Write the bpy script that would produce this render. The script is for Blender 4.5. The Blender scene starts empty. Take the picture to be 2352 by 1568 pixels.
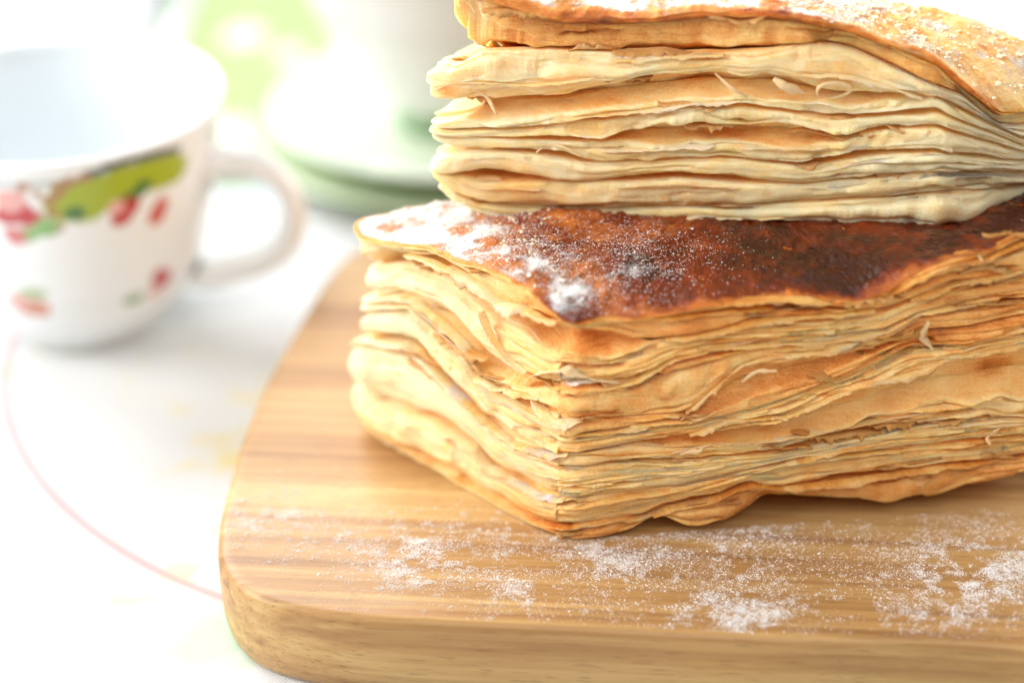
import bpy, math, random
import numpy as np
from mathutils import Vector

C = bpy.context.scene.collection
S = 0.01                      # everything below is written in centimetres
rng = np.random.default_rng(7)
random.seed(7)

# ------------------------------------------------------------------ camera
CAM_H, PITCH, FPX = 19.0, math.radians(31.0), 4000.0     # FPX for a 2352 px wide picture
sc = bpy.context.scene
cam_d = bpy.data.cameras.new('camera'); cam = bpy.data.objects.new('camera', cam_d); C.objects.link(cam)
cam.location = (0, 0, CAM_H * S)
cam.rotation_euler = (math.pi / 2 - PITCH, 0, 0)
cam_d.sensor_width = 36.0; cam_d.lens = FPX * 36.0 / 2352.0
cam_d.clip_start = 0.01; cam_d.clip_end = 20
cam_d.dof.use_dof = True
cam_d.dof.focus_distance = 30.2 * S
cam_d.dof.aperture_fstop = 4.5
cam_d.dof.aperture_blades = 0
sc.camera = cam

# ------------------------------------------------------------------ light
w = bpy.data.worlds.new('World'); sc.world = w; w.use_nodes = True
bg = w.node_tree.nodes['Background']
bg.inputs[0].default_value = (1.0, 0.98, 0.955, 1); bg.inputs[1].default_value = 0.13

def area(name, loc, target, sx, sy, power, col):
    d = bpy.data.lights.new(name, 'AREA'); d.shape = 'RECTANGLE'; d.size = sx * S; d.size_y = sy * S
    d.energy = power; d.color = col
    o = bpy.data.objects.new(name, d); C.objects.link(o)
    o.location = Vector(loc) * S
    o.rotation_euler = (Vector(target) - Vector(loc)).to_track_quat('-Z', 'Y').to_euler()
    return o
area('window_light', (-150, 225, 195), (0, 30, 2), 280, 180, 178.0, (0.98, 0.99, 1.0))
area('side_light', (-110, 4, 70), (0, 26, 2), 80, 70, 22.0, (1.0, 0.99, 0.97))
area('right_window_light', (160, 120, 75), (6, 28, 6), 110, 90, 26.0, (0.99, 1.0, 1.0))
area('front_fill', (15, -70, 130), (2, 27, 2), 110, 80, 12.0, (1.0, 0.955, 0.90))
sc.view_settings.view_transform = 'Standard'; sc.view_settings.look = 'None'
sc.view_settings.exposure = 0.0; sc.view_settings.gamma = 1.0
sc.render.engine = 'CYCLES'
sc.cycles.use_denoising = True
sc.cycles.max_bounces = 10; sc.cycles.diffuse_bounces = 6
sc.cycles.caustics_reflective = False; sc.cycles.caustics_refractive = False

# ------------------------------------------------------------------ from a place in the photograph to a point in the room
CP, SP = math.cos(PITCH), math.sin(PITCH)
def ray(vx, vy):
    a = (vx - 1176) / FPX; b = -(vy - 784) / FPX
    return np.array([a, CP + b * SP, -SP + b * CP])
def on_z(vx, vy, z=0.0):
    d = ray(vx, vy); t = (z - CAM_H) / d[2]
    return np.array([d[0] * t, d[1] * t, z])
def on_wall(vx, vy, P0, P1):
    d = ray(vx, vy); e = np.array([P1[0] - P0[0], P1[1] - P0[1]])
    n = np.array([-e[1], e[0]])
    t = (P0[0] * n[0] + P0[1] * n[1]) / (d[0] * n[0] + d[1] * n[1])
    return np.array([d[0] * t, d[1] * t, CAM_H + d[2] * t])

# ------------------------------------------------------------------ noise
_T1 = rng.random(8192) * 2 - 1
_T2 = rng.random((512, 512)) * 2 - 1
def n1(x, seed=0):
    x = np.asarray(x, float) + seed * 37.713
    i = np.floor(x).astype(int); f = x - i; f = f * f * (3 - 2 * f)
    return _T1[i % 8192] * (1 - f) + _T1[(i + 1) % 8192] * f
def n2(x, y, seed=0):
    x = np.asarray(x, float) + seed * 17.31; y = np.asarray(y, float) + seed * 9.77
    i = np.floor(x).astype(int); j = np.floor(y).astype(int)
    f = x - i; g = y - j; f = f * f * (3 - 2 * f); g = g * g * (3 - 2 * g)
    a = _T2[i % 512, j % 512]; b = _T2[(i + 1) % 512, j % 512]
    c = _T2[i % 512, (j + 1) % 512]; d = _T2[(i + 1) % 512, (j + 1) % 512]
    return (a * (1 - f) + b * f) * (1 - g) + (c * (1 - f) + d * f) * g
def fb1(x, seed=0, o=3):
    return sum(n1(x * 2.03 ** k, seed + k * 11) * 0.5 ** k for k in range(o))
def fb2(x, y, seed=0, o=4):
    return sum(n2(x * 2.03 ** k, y * 2.03 ** k, seed + k * 5) * 0.5 ** k for k in range(o))
def sstep(a, b, x):
    t = np.clip((x - a) / (b - a), 0, 1); return t * t * (3 - 2 * t)

# ------------------------------------------------------------------ mesh helpers
def make_mesh(name, verts, quads, mat, parent=None, attrs=None, smooth=True, tris=None, cols=None):
    verts = np.asarray(verts, float).reshape(-1, 3) * S
    me = bpy.data.meshes.new(name)
    q = np.asarray(quads, np.int32).reshape(-1, 4) if quads is not None and len(quads) else np.zeros((0, 4), np.int32)
    t = np.asarray(tris, np.int32).reshape(-1, 3) if tris is not None and len(tris) else np.zeros((0, 3), np.int32)
    me.vertices.add(len(verts)); me.vertices.foreach_set('co', verts.ravel())
    me.loops.add(q.size + t.size)
    me.loops.foreach_set('vertex_index', np.concatenate([q.ravel(), t.ravel()]))
    me.polygons.add(len(q) + len(t))
    ls = np.concatenate([np.arange(len(q)) * 4, q.size + np.arange(len(t)) * 3]).astype(np.int32)
    me.polygons.foreach_set('loop_start', ls)
    me.polygons.foreach_set('use_smooth', np.full(len(q) + len(t), smooth))
    me.update(calc_edges=True); me.validate()
    for k, a in (attrs or {}).items():
        at = me.attributes.new(k, 'FLOAT', 'POINT'); at.data.foreach_set('value', np.asarray(a, np.float32).ravel())
    if cols is not None:
        at = me.attributes.new('paint', 'FLOAT_COLOR', 'POINT')
        at.data.foreach_set('color', np.concatenate([cols, np.ones((len(cols), 1))], 1).astype(np.float32).ravel())
    me.materials.append(mat)
    o = bpy.data.objects.new(name, me); C.objects.link(o)
    if parent is not None: o.parent = parent
    return o
def grid_quads(nr, nc, close=False, base=0):
    r = np.arange(nr - 1)[:, None]; c = np.arange(nc if close else nc - 1)[None, :]
    c2 = (c + 1) % nc
    a = r * nc + c; b = r * nc + c2; d = (r + 1) * nc + c2; e = (r + 1) * nc + c
    return np.stack([a, b, d, e], -1).reshape(-1, 4) + base
def tag(o, label=None, cat=None, group=None, kind=None):
    if label: o['label'] = label
    if cat: o['category'] = cat
    if group: o['group'] = group
    if kind: o['kind'] = kind
    return o
def empty(name, loc=(0, 0, 0)):
    o = bpy.data.objects.new(name, None); C.objects.link(o); o.location = Vector(loc) * S
    o.empty_display_size = 0.01
    return o
def attach(o, parent):
    """Parent a mesh written in room coordinates to an Empty, keeping it in place."""
    o.parent = parent
    o.location = -Vector(parent.location)

# ------------------------------------------------------------------ node helper
class NT:
    def __init__(s, name):
        s.m = bpy.data.materials.new(name); s.m.use_nodes = True
        s.t = s.m.node_tree; s.t.nodes.clear()
        s.out = s.t.nodes.new('ShaderNodeOutputMaterial')
    def n(s, ty, **kw):
        nd = s.t.nodes.new('ShaderNode' + ty)
        for k, v in kw.items(): setattr(nd, k, v)
        return nd
    def put(s, sock, v):
        if isinstance(v, bpy.types.NodeSocket): s.t.links.new(v, sock)
        elif isinstance(v, (tuple, list)) and len(v) == 3 and sock.type == 'RGBA': sock.default_value = (*v, 1)
        else: sock.default_value = v
    def math(s, op, a, b=0.0, c=0.0, clamp=False):
        nd = s.n('Math', operation=op, use_clamp=clamp)
        for k, v in zip(nd.inputs, (a, b, c)): s.put(k, v)
        return nd.outputs[0]
    def mix(s, f, a, b, mode='MIX'):
        nd = s.n('Mix', data_type='RGBA', blend_type=mode)
        s.put(nd.inputs[0], f); s.put(nd.inputs[6], a); s.put(nd.inputs[7], b)
        return nd.outputs[2]
    def step(s, v, a, b, to0=0.0, to1=1.0):
        nd = s.n('MapRange', interpolation_type='SMOOTHSTEP')
        for k, x in zip(range(5), (v, a, b, to0, to1)): s.put(nd.inputs[k], x)
        return nd.outputs[0]
    def noise(s, vec, scale, detail=4, rough=0.55, dist=0.0):
        nd = s.n('TexNoise'); s.put(nd.inputs['Vector'], vec)
        nd.inputs['Scale'].default_value = scale; nd.inputs['Detail'].default_value = detail
        nd.inputs['Roughness'].default_value = rough; nd.inputs['Distortion'].default_value = dist
        return nd.outputs[0]
    def attr(s, name, col=False):
        nd = s.n('Attribute', attribute_name=name)
        return nd.outputs['Color' if col else 'Fac']
    def pos(s):  return s.n('TexCoord').outputs['Object']
    def mapped(s, vec, scale=(1, 1, 1), rot=(0, 0, 0), loc=(0, 0, 0)):
        nd = s.n('Mapping'); s.put(nd.inputs[0], vec)
        nd.inputs['Scale'].default_value = scale; nd.inputs['Rotation'].default_value = rot; nd.inputs['Location'].default_value = loc
        return nd.outputs[0]
    def ramp(s, f, stops):
        nd = s.n('ValToRGB'); s.put(nd.inputs[0], f)
        el = nd.color_ramp.elements
        while len(el) < len(stops): el.new(0.5)
        for e, (p, c) in zip(el, stops): e.position = p; e.color = (*c, 1)
        return nd.outputs[0]
    def bump(s, h, strength, dist=0.0003, normal=None):
        nd = s.n('Bump'); nd.inputs['Strength'].default_value = strength; nd.inputs['Distance'].default_value = dist
        s.put(nd.inputs['Height'], h)
        if normal is not None: s.put(nd.inputs['Normal'], normal)
        return nd.outputs[0]
    def principled(s, **kw):
        nd = s.n('BsdfPrincipled')
        for k, v in kw.items(): s.put(nd.inputs[k.replace('_', ' ')], v)
        s.t.links.new(nd.outputs[0], s.out.inputs[0])
        return nd

# ------------------------------------------------------------------ materials
SUGAR = (0.90, 0.89, 0.88)
def pastry_material(name='baked_puff_pastry', depth=0.0013, sss=0.5):
    N = NT(name); p = N.pos()
    big = N.noise(p, 90, 3); mid = N.noise(p, 420, 4); fine = N.noise(p, 2600, 3)
    tone = N.attr('tone')
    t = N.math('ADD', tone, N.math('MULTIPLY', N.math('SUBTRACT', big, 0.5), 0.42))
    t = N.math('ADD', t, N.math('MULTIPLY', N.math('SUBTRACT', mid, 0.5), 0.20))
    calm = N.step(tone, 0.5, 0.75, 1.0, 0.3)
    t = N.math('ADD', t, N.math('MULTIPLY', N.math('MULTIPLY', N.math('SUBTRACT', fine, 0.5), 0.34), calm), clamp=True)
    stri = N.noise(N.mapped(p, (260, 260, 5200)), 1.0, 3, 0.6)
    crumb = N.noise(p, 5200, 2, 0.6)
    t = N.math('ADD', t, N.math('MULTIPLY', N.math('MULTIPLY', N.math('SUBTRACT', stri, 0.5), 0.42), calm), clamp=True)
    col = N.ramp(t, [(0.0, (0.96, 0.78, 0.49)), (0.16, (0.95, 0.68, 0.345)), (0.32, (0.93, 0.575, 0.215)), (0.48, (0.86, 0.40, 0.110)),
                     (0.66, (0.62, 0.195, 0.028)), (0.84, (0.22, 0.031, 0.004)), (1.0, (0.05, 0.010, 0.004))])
    dust = N.attr('dust')
    geo = N.n('NewGeometry'); sep = N.n('SeparateXYZ'); N.put(sep.inputs[0], geo.outputs['Normal'])
    up = N.step(sep.outputs[2], -0.25, 0.55)
    dn = N.math('ADD', N.math('MULTIPLY', N.noise(p, 600, 4, 0.65), 0.45), N.math('MULTIPLY', N.noise(p, 5000, 3, 0.7), 0.55))
    th = N.math('SUBTRACT', 0.84, N.math('MULTIPLY', dust, 0.46))
    dm = N.math('MULTIPLY', N.step(N.math('SUBTRACT', dn, th), -0.04, 0.14), up)
    col = N.mix(dm, col, SUGAR)
    h = N.math('ADD', N.math('MULTIPLY', mid, 0.5), N.math('MULTIPLY', fine, 0.6))
    h = N.math('ADD', h, N.math('MULTIPLY', stri, 0.7)); h = N.math('ADD', h, N.math('MULTIPLY', crumb, 0.35))
    h = N.math('ADD', h, N.math('MULTIPLY', dm, 0.9))
    rough = N.math('ADD', N.math('MULTIPLY', dm, 0.4), N.step(tone, 0.5, 0.85, 0.55, 0.27))
    nd = N.principled(Base_Color=col, Roughness=rough, Normal=N.bump(h, 0.85, 0.0003))
    nd.inputs['Subsurface Weight'].default_value = sss
    N.put(nd.inputs['Coat Weight'], N.step(tone, 0.62, 0.85, 0.0, 0.35)); nd.inputs['Coat Roughness'].default_value = 0.18
    nd.inputs['Subsurface Radius'].default_value = (1.0, 0.68, 0.36)
    nd.inputs['Subsurface Scale'].default_value = depth
    nd.inputs['Specular IOR Level'].default_value = 0.32
    return N.m
def flake_material():
    N = NT('thin_pastry_flake'); p = N.pos()
    t = N.math('ADD', N.attr('tone'), N.math('MULTIPLY', N.math('SUBTRACT', N.noise(p, 300, 4), 0.5), 0.5), clamp=True)
    col = N.ramp(t, [(0.0, (0.93, 0.76, 0.47)), (0.35, (0.90, 0.60, 0.27)), (0.7, (0.66, 0.33, 0.08)), (1.0, (0.25, 0.08, 0.015))])
    d = N.n('BsdfDiffuse'); N.put(d.inputs[0], col)
    tr = N.n('BsdfTranslucent'); N.put(tr.inputs[0], col)
    b = N.bump(N.noise(p, 1500, 3), 0.5, 0.0002); N.put(d.inputs['Normal'], b)
    mx = N.n('MixShader'); mx.inputs[0].default_value = 0.38
    N.t.links.new(d.outputs[0], mx.inputs[1]); N.t.links.new(tr.outputs[0], mx.inputs[2])
    gl = N.n('BsdfGlossy'); gl.inputs['Roughness'].default_value = 0.45; N.put(gl.inputs['Normal'], b)
    m2 = N.n('MixShader'); m2.inputs[0].default_value = 0.015
    N.t.links.new(mx.outputs[0], m2.inputs[1]); N.t.links.new(gl.outputs[0], m2.inputs[2])
    N.t.links.new(m2.outputs[0], N.out.inputs[0])
    return N.m
def sugar_material():
    N = NT('powdered_sugar_white')
    nd = N.principled(Base_Color=SUGAR, Roughness=0.75)
    nd.inputs['Subsurface Weight'].default_value = 0.0
    return N.m
def crystal_material():
    N = NT('sugar_crystal')
    nd = N.principled(Base_Color=(0.91, 0.76, 0.52), Roughness=0.3)
    return N.m
def wood_material():
    N = NT('board_wood'); p = N.pos()
    st = N.mapped(p, (1.0, 1.0, 1.0), (0, 0, math.radians(4)))
    warp = N.noise(N.mapped(st, (5, 26, 26)), 1.0, 3, 0.5)
    sep = N.n('SeparateXYZ'); N.put(sep.inputs[0], st)
    y = N.math('ADD', sep.outputs[1], -0.235); z = N.math('ADD', sep.outputs[2], 0.055)
    rr = N.math('SQRT', N.math('ADD', N.math('MULTIPLY', y, y), N.math('MULTIPLY', z, z)))
    rr = N.math('ADD', rr, N.math('MULTIPLY', warp, 0.045))
    rr = N.math('ADD', rr, N.math('MULTIPLY', sep.outputs[0], 0.05))
    ring = N.math('FRACT', N.math('MULTIPLY', rr, 120))
    ring = N.math('MULTIPLY', N.step(ring, 0.0, 0.75), N.step(ring, 1.0, 0.85))
    broad = N.noise(N.mapped(st, (5, 60, 70)), 1.0, 3, 0.5, 0.7)
    lines = N.noise(N.mapped(st, (7, 480, 480)), 1.0, 4, 0.6, 0.4)
    fib = N.noise(N.mapped(st, (70, 2200, 2200)), 1.0, 3, 0.6)
    b2 = N.math('ADD', N.math('MULTIPLY', broad, 0.5), N.math('MULTIPLY', lines, 0.5))
    col = N.ramp(b2, [(0.32, (0.195, 0.090, 0.030)), (0.43, (0.345, 0.185, 0.064)), (0.53, (0.49, 0.300, 0.112)), (0.66, (0.62, 0.430, 0.190))])
    col = N.mix(N.math('MULTIPLY', ring, 0.22), col, (0.33, 0.165, 0.062))
    vein = N.step(N.noise(N.mapped(st, (5, 150, 150), (0, 0, 0), (3, 1, 2)), 1.0, 3, 0.5, 0.8), 0.60, 0.70)
    col = N.mix(N.math('MULTIPLY', vein, 0.62), col, (0.17, 0.065, 0.026))
    col = N.mix(N.math('MULTIPLY', fib, 0.25), col, (0.42, 0.22, 0.085))
    pore = N.step(N.noise(N.mapped(st, (170, 2600, 2600)), 1.0, 2, 0.5), 0.60, 0.68)
    col = N.mix(N.math('MULTIPLY', pore, 0.45), col, (0.16, 0.07, 0.028))
    dust = N.attr('dust')
    dn = N.math('ADD', N.math('MULTIPLY', N.noise(p, 330, 4, 0.6), 0.5), N.math('MULTIPLY', N.noise(p, 4200, 3, 0.7), 0.5))
    th = N.math('SUBTRACT', 0.80, N.math('MULTIPLY', dust, 0.34))
    dm = N.step(N.math('SUBTRACT', dn, th), -0.05, 0.20)
    col = N.mix(N.math('MULTIPLY', dm, 0.8), col, SUGAR)
    nd = N.principled(Base_Color=col, Roughness=N.math('ADD', 0.33, N.math('MULTIPLY', fib, 0.15)),
                      Normal=N.bump(N.math('ADD', fib, N.math('MULTIPLY', dm, 0.4)), 0.35, 0.00012))
    nd.inputs['Specular IOR Level'].default_value = 0.4
    return N.m
def cloth_material(ring_c, ring_r):
    N = NT('printed_tablecloth'); p = N.pos()
    def weave(a):
        sep = N.n('SeparateXYZ'); N.put(sep.inputs[0], p)
        return N.math('SINE', N.math('MULTIPLY', sep.outputs[a], 2 * math.pi / 0.0007))
    wv = N.math('MULTIPLY', weave(0), weave(1))
    sep = N.n('SeparateXYZ'); N.put(sep.inputs[0], p)
    dx = N.math('SUBTRACT', sep.outputs[0], ring_c[0] * S); dy = N.math('SUBTRACT', sep.outputs[1], ring_c[1] * S)
    d = N.math('SQRT', N.math('ADD', N.math('MULTIPLY', dx, dx), N.math('MULTIPLY', dy, dy)))
    d = N.math('ABSOLUTE', N.math('SUBTRACT', d, ring_r * S))
    wob = N.math('MULTIPLY', N.noise(p, 60, 2), 0.0006)
    line = N.step(N.math('ADD', d, wob), 0.0018, 0.0008)
    col = (0.67, 0.685, 0.69)
    for k, (sc_, c, a, b) in enumerate([(26, (0.74, 0.62, 0.24), 0.56, 0.70), (21, (0.46, 0.64, 0.44), 0.57, 0.72),
                                        (24, (0.76, 0.48, 0.45), 0.61, 0.74), (18, (0.46, 0.58, 0.72), 0.60, 0.76)]):
        f = N.step(N.noise(N.mapped(p, (1, 1, 1), (0, 0, 0), (k * 3.3, k * 1.7, 0)), sc_, 4, 0.6), a, b)
        col = N.mix(N.math('MULTIPLY', f, 0.85), col, c)
    col = N.mix(N.math('MULTIPLY', line, 0.68), col, (0.50, 0.27, 0.28))
    nd = N.principled(Base_Color=col, Roughness=0.85, Normal=N.bump(wv, 0.4, 0.00012))
    nd.inputs['Specular IOR Level'].default_value = 0.2
    return N.m
def porcelain(name, col, paint=False):
    N = NT(name)
    c = N.attr('paint', True) if paint else N.mix(N.math('MULTIPLY', N.noise(N.pos(), 40, 2), 0.06), col, (0.7, 0.7, 0.7))
    nd = N.principled(Base_Color=c, Roughness=0.12)
    nd.inputs['Coat Weight'].default_value = 0.3; nd.inputs['Coat Roughness'].default_value = 0.05
    return N.m
def fabric(name, paint):
    N = NT(name); p = N.pos()
    nz = N.noise(p, 1800, 2)
    N.principled(Base_Color=N.attr('paint', True) if paint is True else N.mix(N.math('MULTIPLY', nz, 0.15), paint, (0.9, 0.9, 0.9)),
                 Roughness=0.85, Normal=N.bump(nz, 0.3, 0.0002))
    return N.m

M_PASTRY = pastry_material(); M_PALE_PASTRY = pastry_material('pale_puff_pastry', 0.0030, 0.7); M_FLAKE = flake_material(); M_SUGAR = sugar_material(); M_CRYSTAL = crystal_material()
M_WOOD = wood_material()

# ------------------------------------------------------------------ plan outlines
def rounded_plan(corners, radii, step=0.01):
    """Closed outline, anticlockwise, through rounded corners."""
    pts = []; n = len(corners)
    for i in range(n):
        p = np.array(corners[i], float); a = np.array(corners[i - 1], float); b = np.array(corners[(i + 1) % n], float)
        u = (a - p) / np.linalg.norm(a - p); v = (b - p) / np.linalg.norm(b - p)
        ang = math.acos(np.clip(u @ v, -1, 1)); t = min(radii[i] / math.tan(ang / 2), 0.45 * np.linalg.norm(a - p), 0.45 * np.linalg.norm(b - p))
        q0 = p + u * t; q1 = p + v * t
        for k in np.linspace(0, 1, 40):
            pts.append((1 - k) ** 2 * q0 + 2 * k * (1 - k) * p + k * k * q1)
    pts = np.array(pts); nxt = np.roll(pts, -1, 0)
    out = []
    for a, b in zip(pts, nxt):
        m = max(1, int(np.linalg.norm(b - a) / step))
        for k in range(m): out.append(a + (b - a) * k / m)
    return np.array(out)
class Plan:
    def __init__(s, corners, radii, smooth_w=2.2):
        s.p = rounded_plan(corners, radii)
        d = np.roll(s.p, -1, 0) - s.p; l = np.linalg.norm(d, axis=1)
        s.s = np.concatenate([[0], np.cumsum(l)[:-1]]); s.L = l.sum()
        t = (np.roll(s.p, -3, 0) - np.roll(s.p, 3, 0)); t /= np.linalg.norm(t, axis=1)[:, None]
        nrm = np.stack([t[:, 1], -t[:, 0]], 1)
        k = int(smooth_w / 0.01 / 2); pad = np.concatenate([nrm[-k:], nrm, nrm[:k]])
        cs = np.cumsum(np.concatenate([np.zeros((1, 2)), pad]), 0)
        sm = (cs[2 * k:] - cs[:-2 * k])[:len(nrm)]
        s.m = sm / np.linalg.norm(sm, axis=1)[:, None]
        s.c = s.p.mean(0)
    def near(s, x, y):
        return s.s[np.argmin((s.p[:, 0] - x) ** 2 + (s.p[:, 1] - y) ** 2)]
    def at(s, q):
        f = lambda a: np.interp(q, np.append(s.s, s.L), np.append(a, a[0]))
        return np.stack([f(s.p[:, 0]), f(s.p[:, 1])], -1), np.stack([f(s.m[:, 0]), f(s.m[:, 1])], -1)

class Pastry:
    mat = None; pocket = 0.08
    floor = 0.012
    """A stack of baked layers read off guide lines: guides[i] is the crack below layer i."""
    def __init__(s, name, base, corners, radii, walls, fine_range, seed):
        s.root = empty(name, base); s.base = base; s.seed = seed; s.plan_corner = corners[0]
        s.plan = Plan(corners, radii); s.walls = walls
        a, b = fine_range; s.rng_ = fine_range
        L = s.plan.L
        fine = np.arange(a, b, 0.0175); coarse = np.linspace(b, a + L, int((L - (b - a)) / 0.07))[:-1]
        s.q = np.concatenate([fine, coarse]); s.qm = s.q % L
        s.P, s.Mn = s.plan.at(s.qm)
    def sz(s, vx, vy):
        for lo, hi, P0, P1 in s.walls:
            if lo <= vx < hi:
                p = on_wall(vx, vy, P0, P1); return s.plan.near(p[0], p[1]), p[2]
    def curve(s, pts, val=None):
        """value along the outline from points in the photograph; val None = height."""
        a = []
        for p in pts:
            q, z = s.sz(p[0], p[1] if val is None else 700)
            a.append((q, z if val is None else p[1]))
        a.sort(); a = np.array(a)
        v = np.interp(s.qm, a[:, 0], a[:, 1], period=s.plan.L)
        k = 5; pad = np.concatenate([v[-k:], v, v[:k]])
        return np.convolve(pad, np.ones(2 * k + 1) / (2 * k + 1), 'valid')
    def smooth(s, v, width):
        L = s.plan.L; g_ = np.linspace(0, L, 2000, endpoint=False)
        u = np.interp(g_, s.qm[np.argsort(s.qm)], v[np.argsort(s.qm)], period=L)
        k = max(1, int(width / L * 2000)); pad = np.concatenate([u[-k:], u, u[:k]])
        for _ in range(1): u = np.convolve(pad, np.hanning(2 * k + 3)[1:-1] / np.hanning(2 * k + 3).sum(), 'valid')
        return np.interp(s.qm, g_, u, period=L)
    def blobs(s, lst, z):
        """sum of soft spots (vx, vy, rx cm, rz cm, amount) on the wall"""
        out = np.zeros_like(z)
        for vx, vy, rx, rz, amt in lst:
            q, zz = s.sz(vx, vy)
            dq = (s.qm - q + s.plan.L / 2) % s.plan.L - s.plan.L / 2
            out = out + amt * np.exp(-(dq / rx) ** 2 - ((z - zz) / rz) ** 2)
        return out
    def build(s, guides, gaps, depths, offs, tones, recess, pillow, leaf, tone_spots, dust_spots, dome, crust_dust, crust_tone,
              bottom_z, dust_wall=0.0):
        q = s.qm; nq = len(q); sd = s.seed
        G = [s.curve(g) for g in guides]
        G[0] = np.maximum(G[0], s.floor)
        for i in range(1, len(G)):
            G[i] = np.maximum(G[i], G[i - 1] + 0.07)
        nb = len(G)
        back = sstep(s.rng_[1] + 0.3, s.rng_[1] + 1.8, s.q) * (1 - sstep(s.rng_[0] + s.plan.L - 1.2, s.rng_[0] + s.plan.L - 0.1, s.q))
        G[0] = G[0] * (1 - back) + (bottom_z + 0.01) * back
        gap = []
        for i in range(nb):
            g = s.curve(gaps[i], 1) * 0.0078 if gaps.get(i) else np.full(nq, 0.02)
            lim = np.full(nq, 9.0)
            if i > 0: lim = np.minimum(lim, (G[i] - G[i - 1]) * 1.1)
            if i < nb - 1: lim = np.minimum(lim, (G[i + 1] - G[i]) * 1.1)
            gap.append(np.clip(np.minimum(g, lim) * (1 + 0.25 * n1(q * 2.2, i + sd)) + 0.02 * (n1(q * 1.3, i + 50 + sd)), 0.006, 3))
        s.G = G; s.gap = gap; s.lip = []
        s.corner = s.plan.near(*s.plan_corner); s.layers = []; s.leafs = getattr(s, 'leafs', {})
        for b in range(nb):
            rows, tn, du = [], [], []
            last = b == nb - 1
            zb = G[b] + gap[b] / 2
            if last: zt = G[b] + s.crust_h(q)
            else:
                zt = G[b + 1] - gap[b + 1] / 2
                mid = (zb + zt) / 2; h = np.maximum(zt - zb, 0.05); zb = mid - h / 2; zt = mid + h / 2
            off = s.curve(offs[b], 1) if offs.get(b) else np.zeros(nq)
            off = off + 0.05 * fb1(q * 0.8, b * 3 + sd, 2)
            H = zt - zb
            n = max(2, int(round(np.mean(H[: int(nq * 0.8)]) / s.leafs.get(b, leaf))))
            rl = np.random.default_rng(900 + b + sd); wd = rl.uniform(0.4, 1.9, n); wd[0] = wd[-1] = 0.5; cuts = np.r_[0, np.cumsum(wd)]; cuts /= cuts[-1]
            R0, R1 = recess.get(b, (0.0, 0.0)); R0 = s.curve(R0, 1) if isinstance(R0, list) else R0      # recess at the bottom lip and in the middle
            Lf = s.split if getattr(s, 'split', None) is not None else np.ones(nq)
            tone0 = tones[b] + 0.06 * fb1(q * 0.7, 91 + b + sd, 3)
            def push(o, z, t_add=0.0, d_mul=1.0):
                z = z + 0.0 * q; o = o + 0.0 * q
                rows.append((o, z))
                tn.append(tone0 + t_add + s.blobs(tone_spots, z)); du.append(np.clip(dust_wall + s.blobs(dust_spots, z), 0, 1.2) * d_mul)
            def base_at(t):
                e = np.abs(2 * t - 1)
                return off - (0.35 * pillow.get(b, 0.05) + np.clip(H, 0.03, 0.8) * (0.10 + 0.42 * (1 - Lf))) * e ** 2.6 - R0 * (1 - t) - R1 * np.sin(np.pi * t)
            # under side of the layer: from deep inside out to the lip
            lip_o = base_at(0.0)
            if b == 0:
                for f in (1.2, 0.8, 0.35, 0.12):
                    push(lip_o - f, np.maximum(bottom_z, zb - 0.02 * f))
            else:
                D = depths.get(b, 0.3); D = s.curve(D, 1) if isinstance(D, list) else D
                D = D * (1 + 0.2 * n1(q * 1.7, 7 + b + sd)) * (0.14 + 0.86 * sstep(0.03, 0.13, gap[b]))
                push(lip_o - D - 0.9, G[b] + 0.003 - (0.5 if b >= nb - 2 else 0))
                for th in np.linspace(math.pi / 2, 0.12, 7):
                    f = math.sin(th)
                    wob = 0.02 * fb2(q * 3, np.full(nq, f * 4), 31 + b + sd, 3)
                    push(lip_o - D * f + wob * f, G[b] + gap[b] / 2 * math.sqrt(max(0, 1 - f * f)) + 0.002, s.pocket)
            # the leaves of this layer, one ragged ridge each
            bound = [zb + H * cuts[j] + (0 if j in (0, n) else 0.42) * H / n * (n1(q * 1.1, 200 + j + b * 40 + sd) * 2.2 + 0.4 * n1(q * 5, 300 + j + b * 40 + sd)) for j in range(n + 1)]
            for j in range(1, n): bound[j] = np.clip(np.maximum(bound[j], bound[j - 1] + 0.004), None, zt - 0.004 * (n - j))
            for j in range(n):
                t0, t1 = cuts[j], cuts[j + 1]
                z0, z1 = bound[j], bound[j + 1]; pitch = z1 - z0
                k = j + b * 40 + sd * 3
                o = 0.045 * n2(q * 0.9, np.full(nq, k * 0.45), 3) + 0.055 * n1(q * 1.5, k + 500) + 0.016 * n1(q * 5, k + 900) + 0.009 * n1(q * 17, k + 1300) + 0.006 * n1(q * 45, k + 1700) * (n1(q * 2, k + 60) > 0)
                tear = sstep(0.3, 0.55, n1(q * 1.2, k + 2100)) * 0.16 * (0.7 + 0.4 * n1(q * 5, k + 2500))
                o = (o - tear) * (0.25 + 0.75 * Lf) + (1 - Lf) * (0.035 * n2(q * 4.2, np.full(nq, b * 3.1 + t0 * 1.3), 17) + 0.016 * n2(q * 11, np.full(nq, b * 5.3 + t0 * 2.5), 19))
                o = o - np.exp(-((((q + s.plan.L / 2 - s.corner) % s.plan.L) - s.plan.L / 2) / 0.28) ** 2) * (0.06 + 0.15 * _T1[(k * 7) % 8192] + 0.06 * n1(q * 7, k + 61))
                lipness = 1.0 if (j == n - 1 or (j == 0 and b > 0)) else 0.0
                gl_ = gap[b] if j == 0 else gap[min(b + 1, nb - 1)]
                o = o + lipness * (0.25 + 0.75 * sstep(0.03, 0.13, gl_)) * (0.055 + 0.07 * n1(q * 1.9, k + 3100) + 0.025 * n1(q * 9, k + 3200))
                gd = 0.008 + 0.34 * sstep(0.12, 0.5, n2(q * 0.8, np.full(nq, k * 0.83), 5)) + 0.05 * sstep(0.2, 0.9, n1(q * 3, k + 3500))
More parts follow.
